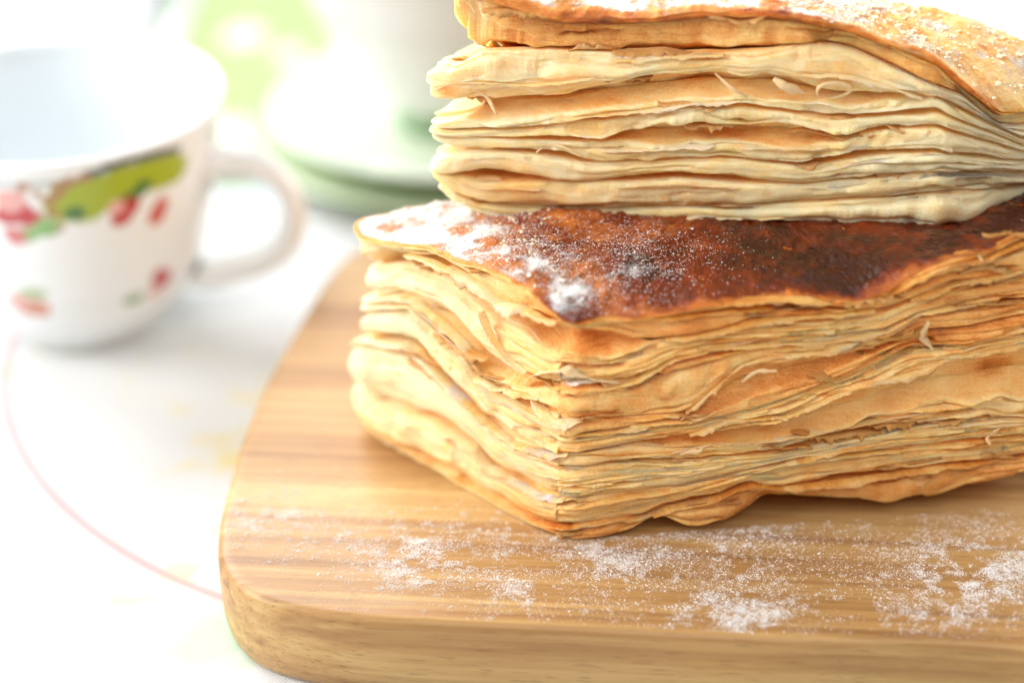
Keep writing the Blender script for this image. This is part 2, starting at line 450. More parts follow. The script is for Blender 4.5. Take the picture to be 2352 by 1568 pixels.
                cpt = 0.30 + 0.75 * sstep(-0.35, 0.45, n2(q * 0.5, np.full(nq, b * 1.7 + t0 * 2), 29)); o = o * cpt; gd = gd * cpt
                gd = gd * (0.10 + 0.90 * Lf)
                bm = base_at(t0); bc = base_at((t0 + t1) / 2)
                tj = 0.07 * n1(q * 0.9, k + 4100) + 0.05 * n1(q * 6, k + 4200)
                if j > 0: push(bm - gd, z0, tj)
                dr = 0.25 * pitch * n1(q * 3.1, k + 5000)
                push(bc + o, z0 + pitch * 0.26 + dr, tj + 0.04)
                push(bc + o + 0.006, z0 + pitch * 0.55 + dr, tj + 0.05)
                push(bc + o - 0.018, z0 + pitch * 0.86 + dr * 0.5, tj)
            top_o = base_at(1.0)
            s.lip.append((lip_o, zb, top_o, zt))
            nr_side = len(rows)
            if not last:
                D = depths.get(b + 1, 0.3); D = s.curve(D, 1) if isinstance(D, list) else D
                D = D * (1 + 0.2 * n1(q * 1.7, 8 + b + sd)) * (0.14 + 0.86 * sstep(0.03, 0.13, gap[b + 1]))
                for th in np.linspace(0.12, math.pi / 2, 7):
                    f = math.sin(th)
                    wob = 0.02 * fb2(q * 3, np.full(nq, f * 4), 61 + b + sd, 3)
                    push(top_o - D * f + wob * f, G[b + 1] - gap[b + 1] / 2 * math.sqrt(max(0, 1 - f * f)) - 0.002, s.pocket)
                push(top_o - D - 0.9, G[b + 1] - 0.003 - (0.5 if b + 1 >= nb - 2 else 0))
            V = [np.concatenate([s.P + s.Mn * o[:, None], z[:, None]], 1) for o, z in rows]
            tone = list(tn); dust = list(du)
            if b == 0:
                zb_ = np.maximum(V[0][:, 2] * 0 + bottom_z, V[0][:, 2].min())
                V = [np.concatenate([(V[0][:, :2] * (1 - r) + s.plan.c * r), zb_[:, None]], 1) for r in (1.0, 0.5, 0.1)] + V
                tone = [tone[0]] * 3 + tone; dust = [dust[0]] * 3 + dust
            if last:
                edge_z = rows[-1][1]; edge_o = rows[-1][0]; E0 = s.P + s.Mn * edge_o[:, None]; eb0 = s.smooth(edge_z, 0.5); E1 = s.P + s.Mn * s.smooth(edge_o, 0.6)[:, None]
                rr = np.concatenate([[0.008, 0.02], np.linspace(0.035, 0.62, 62), np.linspace(0.66, 1.0, 7)])
                for r in rr:
                    k = float(sstep(0.0, 0.09, r)); E = E0 * (1 - k) + E1 * k
                    xy = E * (1 - r) + (s.plan.c + np.array([0.0, 1.3])) * r
                    z = dome(xy, edge_z * (1 - k) + eb0 * k, r)
                    fade = sstep(0.0, 0.05, np.full(nq, r))
                    z = z + fade * (0.045 * fb2(xy[:, 0] * 1.6, xy[:, 1] * 1.6, 3 + sd, 3) + 0.034 * np.abs(fb2(xy[:, 0] * 4.5, xy[:, 1] * 4.5, 13 + sd, 3)) + 0.012 * fb2(xy[:, 0] * 20, xy[:, 1] * 20, 23 + sd, 2))
                    if r > 0.97: z = z * 0 + z.mean()
                    V.append(np.concatenate([xy, z[:, None]], 1))
                    tone.append(crust_tone(xy, r)); dust.append(crust_dust(xy, r))
                s.top = (np.array(V[-len(rr):]), np.array(dust[-len(rr):]))
                for k in range(max(0, nr_side - 7), nr_side):   # the browned rim of the crust
                    tone[k] = np.maximum(tone[k], crust_tone(V[k][:, :2], 0.0) - 0.06 * (nr_side - 1 - k))
            V = np.array(V); nr = len(V)
            quads = grid_quads(nr, nq, True)
            if not last:                                      # close the layer deep inside
                c = np.arange(nq); c2 = (c + 1) % nq
                quads = np.concatenate([quads, np.stack([(nr - 1) * nq + c, (nr - 1) * nq + c2, c2, c], 1)])
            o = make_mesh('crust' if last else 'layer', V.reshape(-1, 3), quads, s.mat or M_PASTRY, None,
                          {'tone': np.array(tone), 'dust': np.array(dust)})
            attach(o, s.root); s.layers.append(o)
    floor = 0.012
    def crust_h(s, q): return 0.12 + 0.02 * n1(q * 2, 5 + s.seed)
    def flake(s, vx, vy, length, width, tone=0.25, curl=0.5, out=0.03, tilt=0.0, seed=0, thick=0.006, name='flake'):
        """A thin ragged sheet standing out of the wall."""
        q0, z0 = s.sz(vx, vy); nu, nv = max(10, int(length / 0.03)), 6
        u = np.linspace(-0.5, 0.5, nu) * length
        Pq, Mq = s.plan.at((q0 + u) % s.plan.L)
        V = []
        end = np.clip(1.15 - (np.abs(u) / (length / 2)) ** 3, 0.08, 1)
        wv = width * end * (0.75 + 0.35 * n1(u * 9, seed + 60) + 0.25 * n1(u * 28, seed + 70))
        rise = tilt * u + 0.05 * length * n1(u * 3 / max(length, 0.3), seed + 80)
        for side in (0, 1):
            for j in range(nv):
                f = j / (nv - 1)
                ang = curl * f * 1.6
                o = out - 0.10 + (np.minimum(f * 2.2, 1.0) * 0.10 + wv * f * math.cos(ang)) + 0.012 * n2(u * 8, np.full(nu, f * 3), seed)
                z = z0 + rise + wv * f * math.sin(ang) + 0.012 * n2(u * 7, np.full(nu, f * 3), seed + 3) + side * thick
                V.append(np.concatenate([Pq + Mq * o[:, None], z[:, None]], 1))
        V = np.array(V); a = grid_quads(nv, nu); b_ = grid_quads(nv, nu, base=nv * nu)[:, ::-1]
        rim = []
        def edge(i0, i1): rim.append((i0, i1, i1 + nv * nu, i0 + nv * nu))
        for k in range(nu - 1): edge((nv - 1) * nu + k, (nv - 1) * nu + k + 1)
        for j in range(nv - 1): edge(j * nu, (j + 1) * nu); edge(j * nu + nu - 1, (j + 1) * nu + nu - 1)
        o = make_mesh(name, V.reshape(-1, 3), np.concatenate([a, b_, np.array(rim)]), M_FLAKE, None,
                      {'tone': np.full(2 * nv * nu, tone) + 0.15 * n1(np.arange(2 * nv * nu) * 0.02, seed)})
        attach(o, s.root); return o
    def sheet(s, pts, width, curl=0.0, out=0.0, tone=0.25, dust=0.0, seed=0, thick=0.012, tear=0.5):
        """A torn thin layer edge following a line of the photograph."""
        a = np.array([s.sz(*p) for p in pts]); L = s.plan.L
        a[:, 0] = (a[:, 0] - a[0, 0] + L / 2) % L - L / 2 + a[0, 0]
        d_ = np.r_[0, np.cumsum(np.hypot(*np.diff(a, axis=0).T))]
        nu = max(20, int(d_[-1] / 0.018)); nv = 7
        tt = np.linspace(0, d_[-1], nu)
        q = np.interp(tt, d_, a[:, 0]); z0 = np.interp(tt, d_, a[:, 1])
        w_ = max(3, int(0.12 / 0.018)) | 1; k = np.hanning(w_ + 2)[1:-1]; k /= k.sum()
        q = np.convolve(np.pad(q, w_ // 2, 'reflect', reflect_type='odd'), k, 'valid'); z0 = np.convolve(np.pad(z0, w_ // 2, 'reflect', reflect_type='odd'), k, 'valid')
        Pq, Mq = s.plan.at(q % L)
        end = np.clip(np.minimum(tt, d_[-1] - tt) / 0.25, 0.0, 1) ** 0.7
        wv = width * (0.75 + 0.35 * n1(tt * 1.7, seed + 60) + 0.28 * n1(tt * 5, seed + 70) + 0.16 * n1(tt * 14, seed + 71) + 0.08 * n1(tt * 34, seed + 72))
        wv = wv * (1 - tear * sstep(0.25, 0.55, n1(tt * 2.6, seed + 75))) * end
        wv = np.maximum(wv, 0.004)
        cl = curl + 0.5 * n1(tt * 1.3, seed + 76) + 0.3 * n1(tt * 4, seed + 77)
        V = []
        for side in (0, 1):
            for j in range(nv):
                f = j / (nv - 1); g_ = max(0.0, (f - 0.3) / 0.7)
                o = out - 0.14 * max(0.0, 1 - f / 0.3) + wv * g_ * np.cos(cl * g_) + 0.008 * n2(tt * 9, np.full(nu, f * 3), seed)
                z = z0 + wv * g_ * np.sin(cl * g_) + 0.008 * n2(tt * 8, np.full(nu, f * 3), seed + 3) + side * thick * (1 - 0.6 * f)
                V.append(np.concatenate([Pq + Mq * o[:, None], z[:, None]], 1))
        V = np.array(V); rim = []
        e_ = [(nv - 1) * nu + k_ for k_ in range(nu)]
        for i0, i1 in zip(e_[:-1], e_[1:]): rim.append((i0, i1, i1 + nv * nu, i0 + nv * nu))
        for j in range(nv - 1):
            for c_ in (0, nu - 1): rim.append((j * nu + c_, (j + 1) * nu + c_, (j + 1 + nv) * nu + c_, (j + nv) * nu + c_))
        tn = tone + 0.12 * np.tile(n1(tt * 2.2, seed + 5), 2 * nv); du = np.clip(dust * (0.8 + 0.4 * np.tile(n1(tt * 3, seed + 6), 2 * nv)), 0, 1.2)
        o = make_mesh('flake', V.reshape(-1, 3), np.concatenate([grid_quads(nv, nu), grid_quads(nv, nu, base=nv * nu)[:, ::-1], np.array(rim)]),
                      M_PASTRY, None, {'tone': tn, 'dust': du})
        attach(o, s.root); return o
    def shred(s, pts, width, tone=0.15, out=0.12, seed=0):
        """A curled strip clinging to the wall, through points of the photograph."""
        a = np.array([s.sz(*p) for p in pts]); t = np.linspace(0, 1, len(pts)); tt = np.linspace(0, 1, 26)
        q = np.interp(tt, t, a[:, 0]); z = np.interp(tt, t, a[:, 1])
        k = np.ones(5) / 5
        q = np.convolve(np.pad(q, 2, 'edge'), k, 'valid'); z = np.convolve(np.pad(z, 2, 'edge'), k, 'valid')
        dq = np.gradient(q); dz = np.gradient(z); l = np.hypot(dq, dz) + 1e-6
        V = []
        wd = width * (0.35 + 0.65 * np.sin(np.pi * np.clip(tt, 0.04, 0.96))) * (1 + 0.3 * n1(tt * 9, seed))
        for side in (0, 1):
            for v in (-0.5, -0.17, 0.17, 0.5):
                qq = q - dz / l * wd * v; zz = z + dq / l * wd * v
                Pq, Mq = s.plan.at(qq % s.plan.L)
                o = out + 0.05 * np.sin(tt * 5 + seed) - 0.10 * (2 * v) ** 2 * width * 3 + 0.014 * side
                V.append(np.concatenate([Pq + Mq * o[:, None], zz[:, None]], 1))
        V = np.array(V); nu = 26; nv = 4
        rim = []
        for j0 in (0, nv - 1):
            for i in range(nu - 1): rim.append((j0 * nu + i, j0 * nu + i + 1, (j0 + nv) * nu + i + 1, (j0 + nv) * nu + i))
        for i in (0, nu - 1):
            for j in range(nv - 1): rim.append((j * nu + i, (j + 1) * nu + i, (j + 1 + nv) * nu + i, (j + nv) * nu + i))
        o = make_mesh('flake', V.reshape(-1, 3), np.concatenate([grid_quads(nv, nu), grid_quads(nv, nu, base=nv * nu)[:, ::-1], np.array(rim)]),
                      M_FLAKE, None, {'tone': np.full(2 * nv * nu, tone)})
        attach(o, s.root); return o

# ------------------------------------------------------------------ cutting board
BT = 1.8
def spline(pts, m=16):
    pts = np.array(pts, float); n = len(pts); out = []
    for i in range(n):
        p0, p1, p2, p3 = pts[i - 1], pts[i], pts[(i + 1) % n], pts[(i + 2) % n]
        for t in np.linspace(0, 1, m, endpoint=False):
            out.append(0.5 * ((2 * p1) + (-p0 + p2) * t + (2 * p0 - 5 * p1 + 4 * p2 - p3) * t * t + (-p0 + 3 * p1 - 3 * p2 + p3) * t ** 3))
    return np.array(out)
edge = [(780, 600), (700, 720), (620, 860), (560, 1000), (515, 1150), (502, 1225), (506, 1285), (540, 1338), (600, 1374), (690, 1399), (830, 1419), (1030, 1431), (1325, 1443), (1750, 1466), (2352, 1487)]
ol = [on_z(*e)[:2] for e in edge]
ol += [np.array(p) for p in [(14, 20.4), (20.5, 20.2), (22.6, 21.2), (23.4, 23.4), (23.7, 28), (23.4, 34), (22, 36.2), (17, 36.9), (6, 37.0), (-1.2, 36.8), (-3.0, 36.3)]]
ol = spline(ol, 18)
d = np.linalg.norm(np.roll(ol, -1, 0) - ol, axis=1); cs = np.concatenate([[0], np.cumsum(d)])
qs = np.linspace(0, cs[-1], 900, endpoint=False); olc = np.concatenate([ol, ol[:1]])
ol = np.stack([np.interp(qs, cs, olc[:, 0]), np.interp(qs, cs, olc[:, 1])], 1)
tn = np.roll(ol, -2, 0) - np.roll(ol, 2, 0); tn /= np.linalg.norm(tn, axis=1)[:, None]
nr_ = np.stack([tn[:, 1], -tn[:, 0]], 1)
bc = ol.mean(0)
if ((ol - bc) * nr_).sum() < 0: nr_ = -nr_

SUGAR_SPOTS = [  # where sugar lies on the board: place in the photograph, spread cm, amount
    (620, 1190, 0.95, 0.5, 0.9), (700, 1240, 0.7, 0.3, 0.45), (950, 1235, 0.9, 0.3, 0.9), (930, 1300, 0.8, 0.28, 1.0), (960, 1325, 0.6, 0.2, 1.0), (1180, 1360, 0.42, 0.3, 0.9),
    (1180, 1405, 0.3, 0.15, 0.8), (1150, 1245, 0.9, 0.3, 0.6), (1400, 1265, 0.8, 0.35, 1.0), (1440, 1290, 0.5, 0.25, 0.9), (1600, 1235, 1.1, 0.4, 0.6), (1690, 1215, 0.9, 0.4, 0.6),
    (1690, 1320, 0.5, 0.25, 0.7), (1660, 1400, 0.75, 0.3, 0.9), (1760, 1400, 0.5, 0.35, 0.8), (1730, 1440, 0.4, 0.15, 0.8), (1580, 1420, 0.4, 0.2, 0.7),
    (2250, 1290, 1.0, 0.5, 1.0), (2200, 1340, 0.9, 0.4, 1.0), (2320, 1310, 0.8, 0.5, 0.8), (2160, 1420, 0.5, 0.3, 0.8), (2040, 1425, 0.4, 0.2, 0.55),
    (1960, 1225, 1.4, 0.5, 0.32), (2200, 1190, 1.2, 0.4, 0.3), (1850, 1330, 1.2, 0.5, 0.28), (1050, 1310, 1.5, 0.6, 0.18), (1500, 1350, 1.6, 0.5, 0.22)]
SPOT = [(on_z(a, b)[:2], r1, r2, m) for a, b, r1, r2, m in SUGAR_SPOTS]
def board_dust(xy):
    v = np.zeros(len(xy))
    for c, r1, r2, m in SPOT:
        v = np.maximum(v, m * np.exp(-((xy[:, 0] - c[0]) / r1) ** 2 - ((xy[:, 1] - c[1]) / (r2 * 1.6)) ** 2))
    return v * np.clip(0.75 + 0.75 * fb2(xy[:, 0] * 2.6, xy[:, 1] * 3.4, 21, 3), 0.1, 1.25)
prof = [(0.0, 0.0), (0.04, -0.012), (0.10, -0.05), (0.13, -0.10), (0.15, -0.2), (0.16, -0.6), (0.15, -1.2), (0.10, -1.55), (0.02, -1.7), (-0.10, -1.78), (-0.3, -1.8)]
V = []; du = []
for r in [1.0] + list(np.linspace(0.97, 0.02, 90)) + [0.006]:
    xy = (ol - nr_ * 0.14) * (1 - r) + bc * r; V.append(np.concatenate([xy, np.zeros((len(xy), 1))], 1)); du.append(board_dust(xy))
for o_, z_ in prof:
    xy = ol + nr_ * (o_ - 0.13); V.append(np.concatenate([xy, np.full((len(xy), 1), z_)], 1)); du.append(np.zeros(len(xy)))
xy = bc + (ol - bc) * 0.02; V.append(np.concatenate([xy, np.full((len(xy), 1), -1.8)], 1)); du.append(np.zeros(len(xy)))
V = np.array(V); q_ = grid_quads(len(V), len(ol), True)
q_ = np.concatenate([q_, ])
board = make_mesh('cutting_board', V.reshape(-1, 3), q_, M_WOOD, None, {'dust': np.array(du)})
tag(board, 'thick honey brown wooden cutting board with rounded corner under the pastries', 'cutting board')

# ------------------------------------------------------------------ tablecloth
def fit_circle(p):
    A = np.c_[2 * p[:, 0], 2 * p[:, 1], np.ones(len(p))]; b = (p ** 2).sum(1)
    x = np.linalg.lstsq(A, b, rcond=None)[0]; return x[:2], math.sqrt(x[2] + x[0] ** 2 + x[1] ** 2)
rc, rr_ = fit_circle(np.array([on_z(a, b, -BT)[:2] for a, b in [(10, 860), (25, 960), (75, 1080), (150, 1170), (280, 1260), (400, 1325), (505, 1372)]]))
M_CLOTH = cloth_material(rc, rr_)
gx = np.linspace(-150, 150, 160); gy = np.linspace(-60, 190, 140)
X, Y = np.meshgrid(gx, gy); Z = np.full_like(X, -BT) - 0.0
o = make_mesh('tablecloth', np.stack([X, Y, Z], -1).reshape(-1, 3), grid_quads(140, 160), M_CLOTH)
tag(o, 'white tablecloth with pale pastel print and thin pink ring', 'tablecloth', kind='structure')

# ------------------------------------------------------------------ lower pastry
A = tuple(on_z(1301, 1243, 0.0)[:2]); D_ = tuple(on_z(806, 934, 0.22)[:2])
B_ = on_z(2352, 1085, 0.8)[:2]; B_ = tuple(np.array(A) + (B_ - np.array(A)) * 1.12)
Cc = (B_[0] - 0.6, B_[1] + 5.4)
print('low', A, B_, Cc, D_, [round(on_wall(v, y, D_, A)[2], 2) for v, y in ((806, 532), (949, 572), (1136, 626), (1300, 745), (958, 1062), (1146, 1173))], [round(on_wall(v, y, A, B_)[2], 2) for v, y in ((1302, 745), (1606, 712), (1960, 706), (2352, 562), (1520, 1187), (1760, 1152), (2050, 1155), (2352, 1085))])
low = Pastry('puff_pastry', (4.5, A[1] + 3.7, 0), [A, B_, Cc, D_], [0.5, 0.4, 0.5, 0.45],
             [(-999, 1300, D_, A), (1300, 9999, A, B_)], (-7.6, 10.2), 0)
# closed outline runs A > B > C > D anticlockwise; s=0 near A
g = [
 [(805, 930), (849, 980), (900, 1024), (958, 1062), (1047, 1125), (1146, 1173), (1245, 1221), (1276, 1240), (1302, 1243), (1450, 1222), (1520, 1187), (1600, 1203), (1680, 1192), (1760, 1152), (1900, 1146), (2050, 1155), (2150, 1140), (2352, 1085)],
 [(805, 918), (849, 966), (900, 1008), (958, 1046), (1047, 1104), (1140, 1155), (1208, 1188), (1302, 1212), (1480, 1190), (1525, 1165), (1600, 1150), (1730, 1112), (1797, 1121), (1987, 1102), (2130, 1078), (2352, 1050)],
 [(790, 860), (825, 886), (917, 947), (986, 965), (1034, 995), (1088, 1029), (1122, 1070), (1174, 1101), (1242, 1139), (1302, 1149), (1560, 1116), (1730, 1074), (1845, 1055), (2035, 1031), (2178, 1016), (2352, 997)],
 [(790, 790), (850, 788), (921, 800), (1003, 868), (1075, 942), (1140, 1008), (1200, 1042), (1302, 1085), (1420, 1062), (1606, 1052), (1797, 1035), (1940, 997), (2130, 969), (2352, 950)],
 [(790, 778), (850, 772), (921, 785), (965, 808), (1003, 850), (1030, 882), (1075, 923), (1105, 954), (1140, 988), (1177, 1016), (1259, 1040), (1302, 1046), (1464, 1018), (1583, 1010), (1725, 992), (1797, 985), (1916, 948), (2035, 914), (2106, 890), (2178, 870), (2352, 850)],
 [(815, 712), (939, 712), (1011, 781), (1076, 838), (1130, 900), (1201, 940), (1302, 1000), (1487, 978), (1654, 955), (1797, 916), (1940, 864), (2083, 793), (2225, 783), (2352, 760)],
 [(815, 700), (939, 698), (971, 730), (1011, 767), (1076, 823), (1098, 863), (1145, 891), (1201, 920), (1302, 960), (1464, 960), (1587, 945), (1654, 907), (1702, 884), (1773, 862), (1892, 832), (2011, 796), (2092, 764), (2225, 750), (2352, 725)],
 [(815, 685), (900, 680), (1000, 740), (1060, 796), (1100, 845), (1150, 868), (1220, 885), (1302, 895), (1463, 872), (1549, 825), (1749, 793), (1892, 786), (2035, 762), (2106, 726), (2225, 706), (2352, 686)],
 [(810, 600), (870, 592), (930, 602), (990, 614), (1040, 645), (1090, 690), (1140, 728), (1200, 752), (1250, 775), (1302, 788), (1400, 792), (1480, 790), (1525, 783), (1654, 762), (1725, 742), (1900, 735), (2035, 716), (2106, 686), (2225, 655), (2352, 630)],
 [(806, 532), (846, 554), (949, 572), (989, 574), (1027, 592), (1058, 606), (1136, 626), (1179, 646), (1238, 688), (1302, 745), (1416, 742), (1511, 730), (1606, 712), (1711, 706), (1850, 704), (1960, 706), (2035, 676), (2092, 644), (2178, 608), (2270, 592), (2352, 562)],
]
gaps = {1: [(805, 2), (1040, 3), (1060, 12), (1240, 10), (1302, 6), (1440, 3), (1520, 14), (1600, 25), (1680, 10), (1730, 30), (1800, 8), (1990, 20), (2100, 40), (2250, 30), (2352, 10)],
        2: [(790, 5), (900, 6), (1000, 22), (1100, 14), (1200, 8), (1302, 4), (1800, 8), (1900, 10), (2100, 6), (2352, 6)],
        3: [(790, 4), (1302, 3), (1700, 10), (1830, 18), (1950, 26), (2080, 28), (2200, 16), (2352, 8)],
        4: [(790, 10), (840, 60), (900, 72), (950, 40), (1010, 14), (1100, 10), (1302, 5), (1464, 14), (1583, 30), (1725, 52), (1797, 62), (1916, 80), (2035, 98), (2178, 110), (2352, 116)],
        5: [(815, 4), (939, 10), (1076, 18), (1200, 12), (1302, 4), (1600, 5), (2000, 5), (2352, 8)],
        6: [(815, 4), (930, 8), (1000, 14), (1080, 20), (1200, 16), (1302, 5), (1560, 3), (1600, 22), (1654, 64), (1702, 92), (1773, 88), (1892, 58), (2011, 18), (2092, 4), (2352, 8)],
        7: [(815, 5), (960, 12), (1100, 24), (1200, 16), (1302, 6), (1440, 12), (1520, 22), (1600, 8), (2000, 6), (2352, 10)],
        8: [(810, 8), (870, 36), (930, 62), (1000, 66), (1060, 70), (1130, 76), (1200, 64), (1260, 70), (1320, 80), (1400, 62), (1455, 26), (1490, 4), (1650, 5), (1750, 14), (1850, 8), (2352, 10)],
        9: [(806, 3), (1000, 4), (1150, 8), (1302, 3), (1600, 4), (1711, 14), (1840, 26), (1960, 10), (2100, 6), (2230, 24), (2352, 30)]}
depths = {1: 0.5, 4: [(790, .8), (940, .7), (1000, .4), (1302, .25), (1600, .22), (2352, .20)], 6: [(815, .3), (1302, .3), (1560, .2), (2100, .22)],
          8: [(806, .4), (950, .95), (1100, .8), (1302, .5), (1400, .42), (1500, .3), (2352, .3)], 9: 0.3}
offs = {0: [(800, .12), (900, .22), (1000, .2), (1047, .2), (1200, .12), (1302, .06), (1520, -.12), (1600, .1), (1700, .05), (1800, -.12), (2050, .0), (2352, 0)],
        1: [(780, .3), (900, .2), (1050, .12), (1302, 0), (2352, 0)], 2: [(780, .32), (900, .1), (1302, 0), (2352, .02)], 3: [(780, .3), (900, .1), (1302, 0), (2352, .03)],
        4: [(780, .05), (900, .05), (1302, .02), (2352, .08)], 5: [(815, 0), (1302, .02), (1900, .1), (2352, .1)], 6: [(815, -.05), (1302, .05), (1800, .08), (2352, .05)],
        7: [(815, -.05), (1100, -.12), (1302, 0), (1600, .02), (2352, 0)], 8: [(806, .02), (1000, -.12), (1100, -.05), (1302, -.02), (1700, .0), (2352, 0)], 9: [(806, .12), (1000, .14), (1200, .10), (1302, .06), (1700, .02), (2352, -.05)]}
tones = [0.43, 0.34, 0.25, 0.27, 0.32, 0.40, 0.38, 0.35, 0.39, 0.48]
tone_spots = [(2180, 760, 0.5, 0.3, 0.25), (2300, 700, 0.6, 0.25, 0.16), (2290, 850, 0.35, 0.25, 0.28), (2150, 690, .4, .12, .25), (1800, 850, 1.0, 0.4, 0.14), (1900, 910, 1.6, .3, .06), (1850, 720, 1.0, 0.12, 0.22), (1300, 1045, 0.5, 0.05, 0.25),
              (1302, 1210, 0.08, 0.05, 0.45), (1300, 1225, 1.2, 0.12, 0.14), (1450, 1045, 0.35, 0.04, .25), (880, 720, 3.4, 3.0, -0.36), (2352, 640, 1.0, 0.2, 0.15), (1350, 790, 0.4, 0.3, 0.14), (1700, 1000, 3, .25, .06)]  # broad negative spot paints the left face paler, as if lit
dust_spots = [(1270, 860, 0.6, 0.16, 0.85), (1340, 880, .4, .1, .8), (1240, 950, 0.5, 0.18, 0.75), (1180, 990, .5, .2, .6), (1270, 1010, 0.35, 0.18, 0.8), (1210, 1110, 0.5, 0.16, 0.8), (1270, 1140, .3, .1, .6), (1070, 880, 0.9, 0.5, 0.5), (900, 800, 1.5, 1.2, 0.45),
              (1160, 700, 0.7, 0.3, 0.7), (1350, 930, .6, .2, .3), (1000, 660, 1.5, 0.6, 0.4)]
DV = lambda vx, vy, z: on_z(vx, vy, z)[:2]
LTOP = 4.85
def low_dome(xy, ez, r):
    e = 1 - (1 - min(1, r / 0.75)) ** 2.2
    return ez + (LTOP - ez) * e
k0 = DV(900, 520, 4.7); k1 = DV(1300, 600, 4.6); k2 = DV(1600, 600, 4.8); k3 = DV(1180, 540, 4.7)
def low_tone(xy, r):
    x, y = xy[:, 0] - A[0] + 0.95, xy[:, 1] - A[1] + 23.5
    dA = np.hypot(x - 0.95, y - 23.5)
    t = 0.785 + 0.165 * sstep(1.2, 4.6, x) - 0.12 * sstep(0.6, -1.6, x) + 0.14 * np.exp(-(dA / 0.7) ** 2) * (r < 0.15)
    t = t + 0.07 * fb2(x * 1.0, y * 1.0, 77, 3) + 0.035 * fb2(x * 6, y * 6, 78, 3)
    t = t - 0.22 * (1 - sstep(0.0, 0.070 + 0.055 * fb2(x * 2.2, y * 2.2, 66, 4), np.full(len(x), r))) * (0.35 + 0.65 * sstep(1.6, 3.2, x))
    return np.clip(t, 0, 1)
def low_dust(xy, r):
    x, y = xy[:, 0] - A[0] + 0.95, xy[:, 1] - A[1] + 23.5
    v = 0.98 * sstep(1.6, -0.6, x) + 0.62 * np.exp(-(((x - 0.9) / 0.9) ** 2 + ((y - 23.9) / 0.8) ** 2)) + 0.5 * np.exp(-(((x - 2.0) / 1.2) ** 2 + ((y - 25.3) / 1.2) ** 2)) + 0.25 * np.exp(-(((x - 1.6) / 1.2) ** 2 + ((y - 24.6) / 0.8) ** 2))
    return np.clip(v * (0.85 + 0.4 * fb2(x * 2.2, y * 2.2, 55, 3)) + 0.04, 0, 1.1)
low.split = low.curve([(770, .15), (1150, .2), (1260, .45), (1310, 1), (2352, 1)], 1)
low.leafs = {8: 0.085, 9: 0.2, 0: 0.06, 5: 0.06, 6: 0.06, 7: 0.07, 4: .06}
low.build(g, gaps, depths, offs, tones, {}, {0: .03, 8: 0.10, 9: 0.05}, 0.055, tone_spots, dust_spots, low_dome, low_dust, low_tone, 0.02, 0.0)
tag(low.root, 'lower puff pastry with dark caramel crust and layered sides lying on the board', 'pastry', 'two stacked puff pastries')

# ------------------------------------------------------------------ upper pastry
U0 = on_z(985, 478, LTOP - 0.05)[:2]; U1 = on_z(2150, 532, LTOP - 0.05)[:2]; U2 = on_z(2352, 482, LTOP)[:2]
U2 = U1 + (U2 - U1) * 2.0; U3 = (U0[0] + 2.7, U0[1] + 5.0)
U0, U1, U2 = tuple(U0), tuple(U1), tuple(U2)
print('up', U0, U1, U2, U3, [round(on_wall(v, y, U0, U1)[2], 2) for v, y in ((1030, -15), (1300, 50), (1094, 128), (1608, 40), (2150, 160), (1000, 456), (1340, 517), (2082, 521))], [round(on_wall(v, y, U1, U2)[2], 2) for v, y in ((2160, 165), (2297, 268), (2352, 262), (2352, 482))])
up = Pastry('puff_pastry', (U0[0] + 5.5, U0[1] + 2.4, 4.8), [U0, U1, U2, U3], [0.30, 0.5, 0.6, 0.6],
            [(-999, 2150, U0, U1), (2150, 9999, U1, U2)], (-1.6, 14.2), 400)
ug = [
 [(975, 440), (1000, 456), (1094, 492), (1200, 510), (1340, 517), (1608, 508), (1783, 511), (1907, 527), (1977, 521), (2082, 521), (2110, 536), (2205, 538), (2251, 505), (2352, 482)],
 [(975, 418), (1040, 450), (1094, 468), (1270, 482), (1450, 482), (1657, 474), (1900, 468), (2082, 455), (2160, 452), (2352, 432)],
 [(975, 402), (1053, 404), (1150, 412), (1270, 420), (1440, 415), (1550, 408), (1660, 412), (1760, 424), (1850, 428), (2082, 402), (2160, 402), (2352, 398)],
 [(995, 345), (1100, 345), (1228, 352), (1300, 360), (1370, 374), (1500, 372), (1650, 364), (1750, 372), (1850, 380), (1950, 362), (2040, 356), (2160, 355), (2352, 372)],
 [(1000, 312), (1040, 314), (1100, 318), (1228, 318), (1380, 320), (1500, 314), (1650, 306), (1750, 308), (1850, 316), (1920, 320), (2050, 296), (2160, 300), (2352, 350)],
 [(1000, 303), (1040, 304), (1100, 300), (1228, 296), (1340, 276), (1464, 262), (1587, 244), (1700, 242), (1800, 256), (1900, 275), (2050, 262), (2160, 265), (2352, 335)],
 [(1005, 262), (1050, 256), (1115, 258), (1200, 252), (1300, 245), (1410, 222), (1500, 208), (1600, 200), (1700, 198), (1800, 206), (1850, 220), (1950, 235), (2050, 228), (2160, 232), (2352, 320)],
 [(1040, 150), (1094, 128), (1270, 124), (1446, 130), (1657, 124), (1784, 117), (1889, 103), (1959, 118), (2100, 178), (2145, 198), (2212, 220), (2297, 288), (2352, 292)],
 [(1020, -15), (1100, -2), (1180, 24), (1240, 44), (1300, 50), (1400, 54), (1500, 50), (1608, 40), (1776, 46), (1889, 62), (1959, 78), (2065, 118), (2156, 160), (2212, 204), (2297, 268), (2352, 262)],
]
